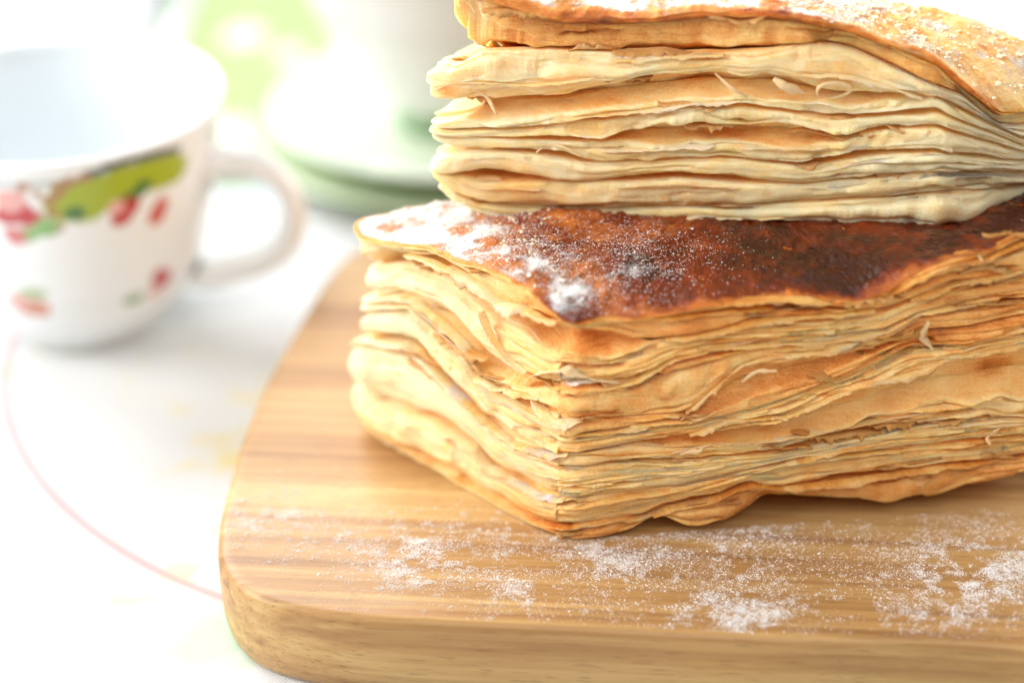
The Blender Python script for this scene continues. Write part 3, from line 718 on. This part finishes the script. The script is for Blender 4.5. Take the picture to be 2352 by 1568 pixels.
ugaps = {1: [(975, 3), (1094, 6), (1400, 4), (2000, 5), (2352, 5)],
         2: [(975, 5), (1053, 14), (1110, 26), (1200, 26), (1270, 8), (1350, 3), (1440, 16), (1500, 20), (1600, 20), (1700, 14), (1760, 5), (2040, 8), (2352, 6)],
         3: [(975, 36), (1015, 30), (1050, 10), (1100, 5), (1228, 8), (1290, 20), (1350, 10), (1400, 3), (1750, 8), (1850, 22), (1950, 10), (2352, 5)],
         4: [(1000, 4), (1150, 8), (1380, 12), (1480, 40), (1600, 48), (1750, 52), (1850, 38), (1930, 12), (2060, 10), (2352, 5)],
         5: [(1000, 4), (1300, 4), (1460, 8), (1600, 6), (1900, 10), (2060, 16), (2120, 8), (2352, 5)],
         6: [(975, 46), (1010, 46), (1050, 58), (1115, 50), (1200, 42), (1300, 34), (1400, 44), (1500, 58), (1600, 60), (1700, 58), (1800, 40), (1860, 16), (1950, 20), (2050, 8), (2352, 6)],
         7: [(1040, 5), (1300, 2), (2000, 3), (2160, 4), (2280, 5), (2352, 12)],
         8: [(1040, 4), (2352, 4)]}
udepths = {2: .45, 3: [(975, .8), (1100, .35), (2352, .4)], 4: [(1000, .3), (1400, .3), (1600, .3), (1900, .3)], 6: [(975, .8), (1050, .75), (1200, .4), (1350, .25), (1600, .28), (1850, .3), (2352, .3)], 7: 0.5}
uoffs = {0: [(975, -.1), (1100, 0), (2080, 0), (2110, .1), (2205, .12), (2260, 0)], 1: [(975, .02), (1100, .03), (2352, 0)], 2: [(975, .06), (2352, 0)], 3: [(975, .08), (1100, 0), (2352, 0)], 4: [(975, .08), (1100, .0), (2352, 0)],
         5: [(975, .05), (1100, -.05), (1300, 0), (2352, 0)], 6: [(975, .1), (1100, .05), (2352, 0)], 7: [(975, -.25), (1100, -.1), (2000, -.05), (2352, 0)], 8: [(975, -.28), (1100, .06), (2000, .05), (2352, 0)]}
utones = [0.09, 0.10, 0.06, 0.08, 0.09, 0.08, 0.10, 0.36, 0.60]
utspots = [(1250, 225, 1.2, 0.25, 0.12), (1560, 195, 1.3, 0.2, 0.16), (1600, 80, 3.0, 0.4, 0.08), (1650, 308, 1.5, 0.2, 0.26), (1560, 405, 1.2, .08, .16), (1130, 405, .6, .12, .2), (1040, 205, 0.3, 0.1, 0.25), (2260, 360, 1.6, 1.2, -0.2), (1050, 60, .5, .6, -.28), (1094, 470, .1, .06, .35), (1000, 370, .4, .2, .08)]  # recess spots paint in warm shade; right-end spot pales it as if lit
udspots = [(1500, 130, 2.0, 0.12, 0.5), (1550, 245, .8, .1, .5), (1250, 150, 1.0, .2, .3)]
def up_dome(xy, ez, r):
    x, y = xy[:, 0], xy[:, 1]
    lid = 9.4 - 0.125 * (x - U0[0]) - 0.10 * (y - U0[1])
    e = 1 - (1 - min(1, r / 0.5)) ** 2.0
    return ez + (lid - ez) * e * 0.85
def up_tone(xy, r):
    x, y = xy[:, 0], xy[:, 1]
    t = 0.56 + 0.12 * fb2(x * 1.6, y * 1.6, 177, 4) + 0.08 * fb2(x * 7, y * 7, 178, 3) + 0.14 * (r < 0.03)
    t = t - 0.34 * np.exp(-((x - U0[0]) / 0.9) ** 2) * (r < 0.06)
    return np.clip(t - 0.22 * sstep(7, 10.5, x - U0[0]), 0, 1)
def up_dust(xy, r):
    x, y = xy[:, 0], xy[:, 1]
    return np.clip(0.85 + 0.35 * fb2(x * 2, y * 2, 155, 3) - 0.30 * sstep(6.0, 9.5, x - U0[0]), 0, 1.1) * sstep(0.015, 0.05, np.full(len(x), r))
up.mat = M_PALE_PASTRY; up.pocket = 0.17  # deeper gap tone paints in light glowing through thin layers
up.leafs = {7: 0.5, 8: 0.2}
up.split = up.curve([(960, 0.0), (1060, 0.1), (1250, 0.5), (2352, 0.55)], 1)
up.crust_h = lambda q: 0.13 + 0.02 * n1(q * 2, 5)
up.build(ug, ugaps, udepths, uoffs, utones, {7: ([(975, .45), (1120, .14), (1300, .06), (2352, .04)], 0.08)}, {0: .12, 1: .12, 2: .16, 3: .08, 4: .06, 5: .12, 6: .16, 7: .02, 8: .06}, 0.085, utspots, udspots, up_dome, up_dust, up_tone, LTOP - 0.1, 0.0)
tag(up.root, 'upper puff pastry with pale golden layers and sugared crust resting on the lower one', 'pastry', 'two stacked puff pastries')

# ------------------------------------------------------------------ loose flakes
R = random.Random(5)
def scatter_flakes(p, area_, n, sd):
    for k in range(n):
        x0, x1, y0, y1 = area_
        i = R.randrange(1, len(p.G)); vx = R.uniform(x0, x1)
        q, _ = p.sz(vx, 800); j = int(np.argmin(np.abs((p.qm - q + p.plan.L / 2) % p.plan.L - p.plan.L / 2)))
        up_side = R.random() < 0.6
        lip_o, zb, top_o, zt = p.lip[i if up_side else i - 1]
        z = zb[j] if up_side else zt[j]; o_ = (lip_o if up_side else top_o)[j]
        # height on the wall back to a photograph row by bisection
        lo, hi = -200, 1500
        for _ in range(30):
            m = (lo + hi) / 2
            if p.sz(vx, m)[1] > z: lo = m
            else: hi = m
        p.flake(vx, lo, R.uniform(0.4, 1.7), R.uniform(0.06, 0.19), R.uniform(0.45, 0.7), R.choice((R.uniform(-1.2, -0.3), R.uniform(0.2, 0.9))), o_ + 0.02, R.uniform(-0.08, 0.08), sd + k)
scatter_flakes(low, (1310, 2340, 0, 0), 30, 10)
scatter_flakes(low, (840, 1290, 0, 0), 16, 110)
scatter_flakes(up, (1010, 2130, 0, 0), 26, 210)
LIPS = [  # line in the photograph, width cm, curl, stand-off, tone, sugar
    ([(1575, 948), (1600, 925), (1654, 872), (1702, 834), (1773, 815), (1892, 800), (1975, 780)], 0.13, -0.5, 0.06, 0.26, 0.0),
    ([(1300, 1003), (1400, 992), (1487, 975), (1560, 968), (1620, 955)], 0.09, -0.3, 0.03, 0.30, 0.0),
    ([(1583, 997), (1664, 962), (1797, 953), (1892, 914), (1987, 876), (2106, 848), (2178, 814), (2352, 786)], 0.12, -0.6, 0.08, 0.24, 0.0),
    ([(1302, 905), (1380, 892), (1463, 872), (1549, 819), (1650, 800)], 0.10, -0.2, 0.03, 0.30, 0.15),
    ([(1545, 1040), (1640, 1020), (1725, 1016), (1800, 1008), (1900, 992)], 0.15, 0.9, 0.02, 0.12, 0.0),
    ([(1900, 992), (2000, 972), (2080, 958), (2200, 930)], 0.09, 0.9, 0.02, 0.14, 0.0),
    ([(1620, 704), (1711, 690), (1780, 686), (1860, 688), (1960, 704)], 0.09, -0.3, 0.05, 0.42, 0.0),
    ([(1500, 735), (1600, 722), (1690, 712)], 0.07, -0.3, 0.05, 0.44, 0.0),
    ([(1530, 782), (1654, 760), (1725, 740), (1850, 728), (2010, 714)], 0.09, -0.3, 0.04, 0.30, 0.0),
    ([(1600, 800), (1749, 790), (1892, 784), (2035, 760), (2100, 726)], 0.08, -0.4, 0.05, 0.27, 0.0),
    ([(1500, 1186), (1540, 1166), (1620, 1150), (1730, 1110), (1800, 1122)], 0.08, -0.4, 0.05, 0.42, 0.1),
    ([(1800, 1122), (1900, 1112), (1990, 1100), (2130, 1076), (2260, 1062)], 0.10, -0.5, 0.05, 0.36, 0.05),
    ([(1830, 1060), (1940, 1030), (2035, 1012), (2178, 998), (2352, 976)], 0.08, -0.4, 0.05, 0.34, 0.0),
    ([(1730, 1085), (1840, 1058), (1960, 1046), (2080, 1034)], 0.07, 0.2, 0.03, 0.26, 0.1),
    ([(2090, 690), (2178, 655), (2260, 640), (2352, 622)], 0.10, -0.4, 0.04, 0.34, 0.0),
    ([(2040, 676), (2092, 642), (2178, 604), (2270, 588), (2352, 558)], 0.10, -0.4, 0.06, 0.46, 0.0),
    ([(1340, 1060), (1440, 1050), (1560, 1040)], 0.08, 0.5, 0.02, 0.22, 0.1),
    ([(1310, 1170), (1400, 1150), (1500, 1135), (1600, 1118)], 0.05, 0.1, 0.03, 0.28, 0.15),
    ([(1030, 615), (1076, 640), (1117, 665), (1148, 698), (1198, 706), (1245, 735), (1275, 745)], 0.22, -0.9, 0.03, 0.20, 0.55),
    ([(930, 585), (985, 600), (1040, 625)], 0.12, -0.6, 0.05, 0.22, 0.4),
    ([(1050, 800), (1076, 823), (1098, 863), (1145, 889), (1201, 900), (1240, 915)], 0.17, -0.3, 0.05, 0.22, 0.6),
    ([(1200, 880), (1240, 852), (1300, 852), (1370, 872), (1430, 878)], 0.16, 0.3, 0.03, 0.2, 0.55),
    ([(1215, 905), (1240, 935), (1280, 960), (1340, 965)], 0.16, -0.3, 0.05, 0.2, 0.5),
    ([(930, 785), (965, 806), (1003, 850), (1030, 881), (1075, 925), (1105, 956), (1140, 990), (1177, 1018), (1259, 1042), (1300, 1050)], 0.12, -0.3, 0.04, 0.30, 0.7),
    ([(1010, 990), (1034, 996), (1088, 1031), (1122, 1072), (1174, 1103), (1242, 1141), (1293, 1151)], 0.13, -0.2, 0.03, 0.16, 0.85),
    ([(1140, 1030), (1180, 1060), (1230, 1085), (1290, 1100)], 0.10, 0.2, 0.02, 0.14, 0.6),
    ([(1048, 1130), (1100, 1152), (1146, 1175), (1200, 1202), (1245, 1222), (1290, 1238)], 0.14, -0.15, 0.08, 0.30, 0.0),
    ([(940, 690), (1000, 735), (1060, 790), (1090, 830)], 0.10, 0.3, 0.02, 0.14, 0.4),
    ([(1100, 720), (1125, 780), (1160, 830), (1200, 860)], 0.16, 0.6, 0.0, 0.14, 0.3)]
for i_, (pts_, w_, cu_, ou_, to_, du_) in enumerate(LIPS): low.sheet(pts_, w_, cu_, ou_, to_ + (0.13 if pts_[0][0] >= 1290 else 0.03), du_, 40 + i_ * 7)
ULIPS = [([(990, 205), (1040, 190), (1094, 187), (1200, 196), (1300, 188), (1420, 170)], 0.10, -0.2, 0.03, 0.18, 0.2),
    ([(1280, 274), (1400, 262), (1480, 255), (1587, 236), (1700, 232)], 0.10, -0.3, 0.05, 0.10, 0.3),
    ([(1400, 140), (1530, 132), (1660, 128)], 0.10, -0.2, 0.04, 0.14, 0.5), ([(1380, 345), (1500, 342), (1640, 335)], 0.10, -0.3, 0.05, 0.08, 0.1),
    ([(1700, 340), (1800, 345), (1900, 340)], 0.10, 0.4, 0.03, 0.08, 0.1), ([(1420, 430), (1560, 426), (1700, 430)], 0.09, 0.3, 0.03, 0.06, 0.0),
    ([(1830, 170), (1950, 175), (2050, 200), (2120, 228)], 0.11, -0.3, 0.04, 0.06, 0.1), ([(1010, 402), (1100, 430), (1240, 436)], 0.08, -0.2, 0.03, 0.2, 0.0),
    ([(2070, 520), (2110, 534), (2180, 538), (2240, 520), (2270, 500)], 0.2, -0.1, 0.04, 0.08, 0.0), ([(1200, 500), (1400, 506), (1600, 500), (1800, 500)], 0.07, -0.4, 0.05, 0.10, 0.0)]
for i_, (pts_, w_, cu_, ou_, to_, du_) in enumerate(ULIPS): up.sheet(pts_, w_, cu_, ou_, to_ + 0.06, 0.0, 300 + i_ * 7)
low.shred([(2128, 724), (2118, 745), (2112, 765), (2125, 780), (2138, 795)], 0.13, 0.12, 0.14, 1)
low.shred([(2268, 1010), (2262, 1000), (2285, 985), (2292, 970)], 0.08, 0.15, 0.12, 2)
low.shred([(1700, 868), (1740, 845), (1780, 838)], 0.08, 0.12, 0.14, 3)
low.shred([(1560, 1040), (1600, 1030), (1612, 1018)], 0.10, 0.15, 0.10, 4)
low.shred([(2240, 575), (2250, 590)], 0.06, 0.12, 0.12, 8)
up.shred([(1640, 168), (1680, 198), (1720, 222)], 0.07, 0.08, 0.05, 5)
up.shred([(1775, 178), (1810, 198), (1848, 215)], 0.16, 0.05, 0.08, 6)
up.shred([(1880, 218), (1872, 200), (1895, 184), (1940, 188), (1962, 205), (1930, 222), (1895, 226)], 0.07, 0.08, 0.08, 7)
up.shred([(1090, 205), (1120, 225), (1145, 262)], 0.06, 0.05, 0.05, 9)
up.shred([(1230, 352), (1260, 330), (1300, 335), (1350, 360)], 0.06, 0.06, 0.04, 10)

# ------------------------------------------------------------------ sugar
ICO_V = []
ph = (1 + 5 ** 0.5) / 2
ICO_V = np.array([(-1, ph, 0), (1, ph, 0), (-1, -ph, 0), (1, -ph, 0), (0, -1, ph), (0, 1, ph), (0, -1, -ph), (0, 1, -ph), (ph, 0, -1), (ph, 0, 1), (-ph, 0, -1), (-ph, 0, 1)], float)
ICO_V /= np.linalg.norm(ICO_V[0])
ICO_F = np.array([(0, 11, 5), (0, 5, 1), (0, 1, 7), (0, 7, 10), (0, 10, 11), (1, 5, 9), (5, 11, 4), (11, 10, 2), (10, 7, 6), (7, 1, 8), (3, 9, 4), (3, 4, 2), (3, 2, 6), (3, 6, 8), (3, 8, 9), (4, 9, 5), (2, 4, 11), (6, 2, 10), (8, 6, 7), (9, 8, 1)])
OCT_V = np.array([(1, 0, 0), (-1, 0, 0), (0, 1, 0), (0, -1, 0), (0, 0, 1), (0, 0, -1)], float)
OCT_F = np.array([(0, 2, 4), (2, 1, 4), (1, 3, 4), (3, 0, 4), (2, 0, 5), (1, 2, 5), (3, 1, 5), (0, 3, 5)])
def grains(name, P, rad, mat, label, jitter=0.35, flat=0.8):
    n = len(P); g_ = np.random.default_rng(3)
    big = rad.max() > 0.045
    IV, IF = (ICO_V, ICO_F) if big else (OCT_V, OCT_F)
    v = IV[None] * (1 + jitter * (g_.random((n, len(IV), 1)) * 2 - 1)) * rad[:, None, None]
    v[:, :, 2] *= flat
    V = v + P[:, None, :]
    F = IF[None] + (np.arange(n) * len(IV))[:, None, None]
    o = make_mesh(name, V.reshape(-1, 3), None, mat, None, None, False, F.reshape(-1, 3))
    return tag(o, label, 'sugar', kind='stuff')
pts, rad = [], []
g2 = np.random.default_rng(11)
for c, r1, r2, m in SPOT:
    nc = int(130 * m * r1 * r2 * 4) + 4                    # clumps
    cc = np.stack([c[0] + g2.normal(0, r1 * 0.75, nc), c[1] + g2.normal(0, r2 * 1.1, nc)], 1)
    cr = np.abs(g2.normal(0, 0.030, nc)) * (0.4 + m) + 0.008
    for (x, y), r in zip(cc, cr):
        k = int(5 + (r / 0.02) ** 2 * 5)
        a = g2.random(k) * 6.283; d_ = np.sqrt(g2.random(k)) * r
        x_ = x + np.cos(a) * d_ * 1.3; y_ = y + np.sin(a) * d_
        z_ = g2.random(k) * np.maximum(0, 1 - (d_ / r) ** 2) * r * 0.55
        pts.append(np.stack([x_, y_, z_ + 0.004], 1)); rad.append(g2.uniform(0.003, 0.0085, k))
    k = int(21000 * m * r1 * r2)
    xy = np.stack([c[0] + g2.normal(0, r1 * 0.95, k), c[1] + g2.normal(0, r2 * 1.35, k)], 1)
    pts.append(np.c_[xy, np.full(k, 0.004)]); rad.append(np.exp(g2.normal(math.log(0.0042), 0.5, k)))
k = 30000
xy = np.stack([g2.uniform(-4.5, 12, k), 21.2 + np.abs(g2.normal(0.9, 1.5, k))], 1)
xy = xy[fb2(xy[:, 0] * 0.9, xy[:, 1] * 1.3, 4, 3) > g2.uniform(-0.5, 0.9, k)]; k = len(xy)
pts.append(np.c_[xy, np.full(k, 0.004)]); rad.append(np.exp(g2.normal(math.log(0.0050), 0.5, k)))
P = np.concatenate(pts); rad = np.concatenate(rad)
fld = fb2(P[:, 0] * 2.6, P[:, 1] * 3.4, 21, 3) + 0.5 * fb2(P[:, 0] * 7, P[:, 1] * 9, 22, 2)
ok_ = fld > g2.uniform(-0.85, 0.35, len(P)); P = P[ok_]; rad = rad[ok_]
# keep what lies on the board
def inside(P2, poly):
    x, y = P2[:, 0], P2[:, 1]; r = np.zeros(len(x), bool)
    px, py = poly[:, 0], poly[:, 1]; qx, qy = np.roll(px, -1), np.roll(py, -1)
    for a, b, c, d_ in zip(px, py, qx, qy):
        if b == d_: continue
        r ^= ((b > y) != (d_ > y)) & (x < (c - a) * (y - b) / (d_ - b) + a)
    return r
keep = inside(P, (ol + nr_ * -0.12)[::3]) & ~inside(P, low.plan.p[::20] * 0.985 + low.plan.c * 0.015)
grains('powdered_sugar', P[keep], rad[keep], M_SUGAR, 'white powdered sugar sprinkled over the wooden board')
def top_grains(p, n, big, label, ybias, sd):
    V, du_ = p.top; g_ = np.random.default_rng(sd)
    nr, nq = du_.shape
    x = V[:, :, :2].reshape(-1, 2); w_ = du_.reshape(-1) ** 1.5 * ybias(x)
    # each vertex stands for a patch: fine outline steps are narrower than coarse ones
    idx = g_.choice(len(w_), n, p=w_ / w_.sum())
    q = V.reshape(-1, 3)[idx] + np.c_[g_.normal(0, 0.02, (n, 2)), np.full(n, 0.003)]
    if big: r = np.exp(g_.normal(math.log(0.026), 0.4, n))
    else: r = np.exp(g_.normal(math.log(0.0058), 0.45, n))
    return q, r
q, r = top_grains(low, 24000, False, '', lambda x: 1.0 * (x[:, 1] < A[1] + 5.6) * (x[:, 0] < A[0] + 3.6), 1)
grains('powdered_sugar', q, r, M_SUGAR, 'powdered sugar dusted over the left of the lower dark crust')
q, r = top_grains(up, 9000, False, '', lambda x: 1.0 * (x[:, 0] > -2), 2)
grains('powdered_sugar', q, r, M_SUGAR, 'powdered sugar dusted over the upper pastry crust')
q, r = top_grains(up, 1500, True, '', lambda x: 0.15 + 1.0 * (x[:, 0] > U1[0] - 1.8), 3)
grains('sugar_crystals', q, r, M_CRYSTAL, 'coarse clear sugar crystals baked onto the upper crust', 0.5, 0.7)
q, r = top_grains(low, 500, True, '', lambda x: 1.0 * (x[:, 0] < A[0] - 0.1), 4)
grains('sugar_crystals', q, r * 0.8, M_CRYSTAL, 'coarse sugar crystals on the left edge of the lower crust', 0.5, 0.7)

# ------------------------------------------------------------------ crockery
def lathe(name, prof, n, mat, loc, parent=None, paint=None):
    """Surface of revolution about an upright axis through loc (room cm)."""
    prof = np.array(prof, float); a = np.linspace(0, 2 * math.pi, n, endpoint=False)
    V = np.stack([prof[:, 0:1] * np.cos(a), prof[:, 0:1] * np.sin(a), np.repeat(prof[:, 1:2], n, 1)], -1)
    cols = paint(a[None].repeat(len(prof), 0).ravel(), V[..., 2].ravel(), np.repeat(np.arange(len(prof)), n)) if paint else None
    o = make_mesh(name, V.reshape(-1, 3), grid_quads(len(prof), n, True), mat, None, None, True, None, cols)
    o.location = Vector(loc) * S if parent is None else (0, 0, 0)
    if parent is not None: o.parent = parent
    return o
def dense(prof, m):
    p = np.array(prof, float); d_ = np.r_[0, np.cumsum(np.hypot(*np.diff(p, axis=0).T))]
    t = np.linspace(0, d_[-1], m)
    x = np.interp(t, d_, p[:, 0]); y = np.interp(t, d_, p[:, 1])
    return np.c_[x, y]
M_CHINA = porcelain('white_porcelain', (0.84, 0.86, 0.87)); M_CHINA_P = porcelain('painted_porcelain', None, True)

CUP = on_z(232, 722, -BT) + np.array([-0.35, 0, 0])
print('cup', CUP)
cup = empty('teacup', CUP)
outer = [(0.0, 0.25), (1.3, 0.25), (1.3, 0.0), (1.6, 0.0), (1.66, 0.22), (2.0, 0.5), (2.5, 1.2), (2.86, 2.2), (3.08, 3.4), (3.2, 4.4), (3.32, 5.1), (3.42, 5.65), (3.46, 5.85), (3.40, 5.93)]
inner = [(3.26, 5.88), (3.1, 5.4), (3.0, 4.5), (2.88, 3.4), (2.6, 2.3), (2.2, 1.4), (1.8, 0.85), (1.0, 0.6), (0.0, 0.55)]
outer = [(r * 1.08, z * 0.95) for r, z in outer]; inner = [(r * 1.08, z * 0.95) for r, z in inner]
prof_o = dense(outer, 110); prof_i = dense(inner, 50)
def cup_at(vx, vy):
    """angle and height on the cup wall for a place in the photograph"""
    d_ = ray(vx, vy); best = None
    for t in np.linspace(36, 52, 500):
        p = np.array([d_[0] * t, d_[1] * t, CAM_H + d_[2] * t]) - CUP
        r = math.hypot(p[0], p[1])
        if 0 < p[2] < 5.9 and r < np.interp(p[2], [o_[1] for o_ in outer[3:]], [o_[0] for o_ in outer[3:]]):
            return math.atan2(p[1], p[0]), p[2]
    return 0, 0
Z6 = lambda x, y: cup_at(x * 0.5127, y * 0.5127)
def cup_paint(a, z, row):
    n = len(a); c = np.tile(np.array([0.82, 0.845, 0.86]), (n, 1))
    ins = row >= len(prof_o)
    c[ins] = (0.71, 0.755, 0.78)
    def spot(x, y, ra, rz, col, amt=1.0, rough=0.3):
        a0, z0 = Z6(x, y)
        da = ((a - a0 + math.pi) % (2 * math.pi) - math.pi) * 3.0
        d_ = np.sqrt((da / ra) ** 2 + ((z - z0) / rz) ** 2) + rough * n2(a * 12, z * 3, 8)
        f = (amt * sstep(1.0, 0.75, d_) * ~ins)[:, None]
        c[:] = c * (1 - f) + np.array(col) * f
    grn, red, pnk, brn, dk = (0.36, 0.45, 0.03), (0.50, 0.045, 0.05), (0.75, 0.40, 0.38), (0.40, 0.20, 0.09), (0.12, 0.16, 0.16)
    for x, y in [(330, 930), (390, 925), (300, 945), (440, 915), (700, 800), (560, 850), (330, 860), (400, 840), (470, 830), (540, 800), (610, 790), (680, 760), (740, 750), (770, 770), (390, 920), (300, 900), (430, 880)]: spot(x, y, 0.5, 0.38, grn)
    for x in range(390, 800, 40): spot(x, 765 - (x - 400) * 0.24, 0.15, 0.13, dk, 1.0, 0.1)
    for x in range(20, 380, 40): spot(x, 790, 0.10, 0.07, dk, 0.5, 0.1)
    for x, y in [(620, 860), (640, 830), (330, 960), (590, 880)]: spot(x, y, 0.25, 0.2, (0.07, 0.18, 0.05))
    for x, y in [(85, 940), (130, 970), (40, 960)]: spot(x, y, 0.32, 0.3, red)
    spot(40, 900, 0.35, 0.3, pnk)
    for x, y in [(545, 975), (575, 925)]: spot(x, y, 0.30, 0.27, red)
    spot(515, 935, 0.22, 0.24, pnk)
    for x, y in [(700, 955), (725, 915)]: spot(x, y, 0.22, 0.25, (0.58, 0.12, 0.10))
    for x, y in [(120, 800), (170, 850), (210, 900), (240, 960), (260, 1010), (250, 860), (270, 820), (310, 790), (360, 780)]: spot(x, y, 0.16, 0.16, brn, 0.8)
    for x, y in [(120, 1050), (180, 1040), (210, 1000)]: spot(x, y, 0.26, 0.2, (0.25, 0.45, 0.16))
    for x, y in [(70, 1070), (60, 1040)]: spot(x, y, 0.24, 0.18, (0.6, 0.2, 0.2))
    spot(720, 1255, 0.36, 0.34, red); spot(690, 1300, 0.24, 0.2, pnk); spot(600, 1340, 0.36, 0.22, (0.28, 0.40, 0.20))
    spot(140, 1380, 0.42, 0.34, (0.62, 0.25, 0.17)); spot(150, 1315, 0.34, 0.18, (0.36, 0.47, 0.24)); spot(90, 1350, 0.24, 0.2, pnk)
    return c
b = lathe('bowl', np.concatenate([prof_o, prof_i]), 320, M_CHINA_P, CUP, cup, cup_paint)
# handle: a tapered loop
def tube(name, path, radii, mat, parent, m=14):
    path = np.array(path, float); n = len(path); V = []
    tg = np.gradient(path, axis=0); tg /= np.linalg.norm(tg, axis=1)[:, None]
    side = np.array([-0.28, 1.0, 0.0]); side /= np.linalg.norm(side)
    for p, t, (ra, rb) in zip(path, tg, radii):
        u = np.cross(t, side); u /= np.linalg.norm(u)
        for k in range(m):
            a = 2 * math.pi * k / m; V.append(p + u * ra * math.cos(a) + side * rb * math.sin(a))
    return make_mesh(name, V, grid_quads(n, m, True), mat, parent)
hp = spline([(3.25, 4.1), (3.9, 4.4), (4.6, 4.3), (5.1, 3.75), (5.2, 2.95), (4.8, 2.1), (3.9, 1.6), (2.7, 1.5)], 8)[:57]
ca, sa = math.cos(-0.10), math.sin(-0.10)
tube('handle', [(x * ca, x * sa, z * 0.95) for x, z in hp], [(0.34 - 0.04 * math.sin(i / 57 * 3.1), 0.46) for i in range(57)], M_CHINA, cup)
tag(cup, 'white teacup painted with cherries and green leaves, pale blue inside', 'cup')

M_GREENEDGE = porcelain('green_glaze', (0.09, 0.22, 0.06)); M_PALE = porcelain('pale_green_glaze', (0.72, 0.79, 0.66)); M_LIME = porcelain('lime_glaze', (0.58, 0.68, 0.46)); M_GREY = porcelain('grey_white_glaze', (0.68, 0.70, 0.67))
SC = on_z(1042, 330, -BT)
def saucer(z0, R_, label, tone):
    t = empty('saucer', SC + np.array([0, 0, z0]))
    pr = [(a_, b_ * 0.62) for a_, b_ in [(0, 0.30), (R_ * .42, 0.30), (R_ * .46, 0.36), (R_ * .6, 0.55), (R_ * .9, 1.0), (R_ - .05, 1.12), (R_, 1.05), (R_ - .06, .92), (R_ * .85, .72), (R_ * .6, .28), (R_ * .48, .12)]]
    lathe('dish', dense(pr, 60), 160, tone, None, t)
    pr2 = [(R_ * .50, .16), (R_ * .49, 0.0), (R_ * .45, 0.0), (R_ * .44, .12)]
    lathe('foot_ring', pr2, 120, M_GREENEDGE, None, t)
    rim = [(R_ + .012, 0.62), (R_ - .05, 0.55), (R_ - .30, .49)]
    lathe('rim_band', rim, 160, M_GREENEDGE, None, t)
    return tag(t, label, 'saucer', 'stacked saucers')
saucer(0.0, 5.75, 'lower lime green saucer with dark green edge standing on the tablecloth', M_LIME)
saucer(0.68, 5.2, 'upper pale green saucer with green edge under the plain cup', M_PALE)
cup2 = empty('teacup', SC + np.array([0.0, 0, 0.88]))
pr = [(0, .4), (1.3, .4), (1.9, .62), (2.5, 1.15), (3.0, 1.85), (3.5, 2.8), (3.95, 3.9), (4.3, 5.2), (4.33, 5.35), (4.25, 5.37), (4.15, 5.1), (3.8, 3.9), (3.35, 2.85), (2.85, 2.0), (2.2, 1.3), (0, .8)]
lathe('bowl', dense(pr, 90), 180, M_GREY, None, cup2)
lathe('foot_ring', [(1.2, .46), (1.25, 0), (1.7, 0), (1.78, .25), (1.72, .52)], 120, M_GREENEDGE, None, cup2)
tag(cup2, 'plain white cup with green foot standing on stacked saucers behind the pastry', 'cup')

# ------------------------------------------------------------------ napkins
def napkin(label, corners, zfun, paint, nx=120, ny=90):
    c = [np.array(p, float) for p in corners]
    u, v = np.meshgrid(np.linspace(0, 1, nx), np.linspace(0, 1, ny))
    u = u[..., None]; v = v[..., None]
    xy = (c[0] * (1 - u) + c[1] * u) * (1 - v) + (c[3] * (1 - u) + c[2] * u) * v
    z = -BT + 0.06 + zfun(xy[..., 0], xy[..., 1])
    n = nx * ny
    V = np.concatenate([np.concatenate([xy, z[..., None]], -1).reshape(-1, 3), np.concatenate([xy, z[..., None] - 0.05], -1).reshape(-1, 3)])
    idx = np.r_[np.arange(nx), np.arange(1, ny) * nx + nx - 1, (ny - 1) * nx + np.arange(nx - 2, -1, -1), np.arange(ny - 2, 0, -1) * nx]
    rim = np.stack([idx, np.roll(idx, -1), np.roll(idx, -1) + n, idx + n], 1)
    q = np.concatenate([grid_quads(ny, nx), grid_quads(ny, nx, base=n)[:, ::-1], rim])
    cols = paint(V[:, 0], V[:, 1])
    o = make_mesh('napkin', V, q, fabric('napkin_cloth', True), None, None, True, None, cols)
    return tag(o, label, 'napkin')
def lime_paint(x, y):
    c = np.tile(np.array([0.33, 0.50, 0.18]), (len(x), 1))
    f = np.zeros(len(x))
    for vx, vy, r in [(560, 75, 0.75), (662, 118, 0.55), (520, 300, 0.9), (600, -60, 0.7), (1500, -30, 0.8), (1960, -20, 0.7), (1750, -90, 0.9)]:  # blurred light highlights painted into the cloth as white spots
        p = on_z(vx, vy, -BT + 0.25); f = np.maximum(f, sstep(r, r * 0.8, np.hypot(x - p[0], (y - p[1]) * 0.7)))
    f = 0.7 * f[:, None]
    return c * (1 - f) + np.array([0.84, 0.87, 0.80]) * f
napkin('lime green napkin with blurred highlights painted as white spots lying behind the stacked saucers', [(-10.6, 42.5), (4, 44.5), (26, 82), (-11, 78)],
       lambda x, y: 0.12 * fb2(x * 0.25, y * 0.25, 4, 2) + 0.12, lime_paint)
napkin('pale lilac napkin lying in soft folds behind the painted teacup', [(-26, 50), (-12.2, 47), (-12.5, 80), (-34, 78)],
       lambda x, y: 1.2 * np.abs(fb2(x * 0.16 + y * 0.05, y * 0.10, 9, 2)) + 0.05, lambda x, y: np.tile(np.array([0.72, 0.70, 0.80]), (len(x), 1)))
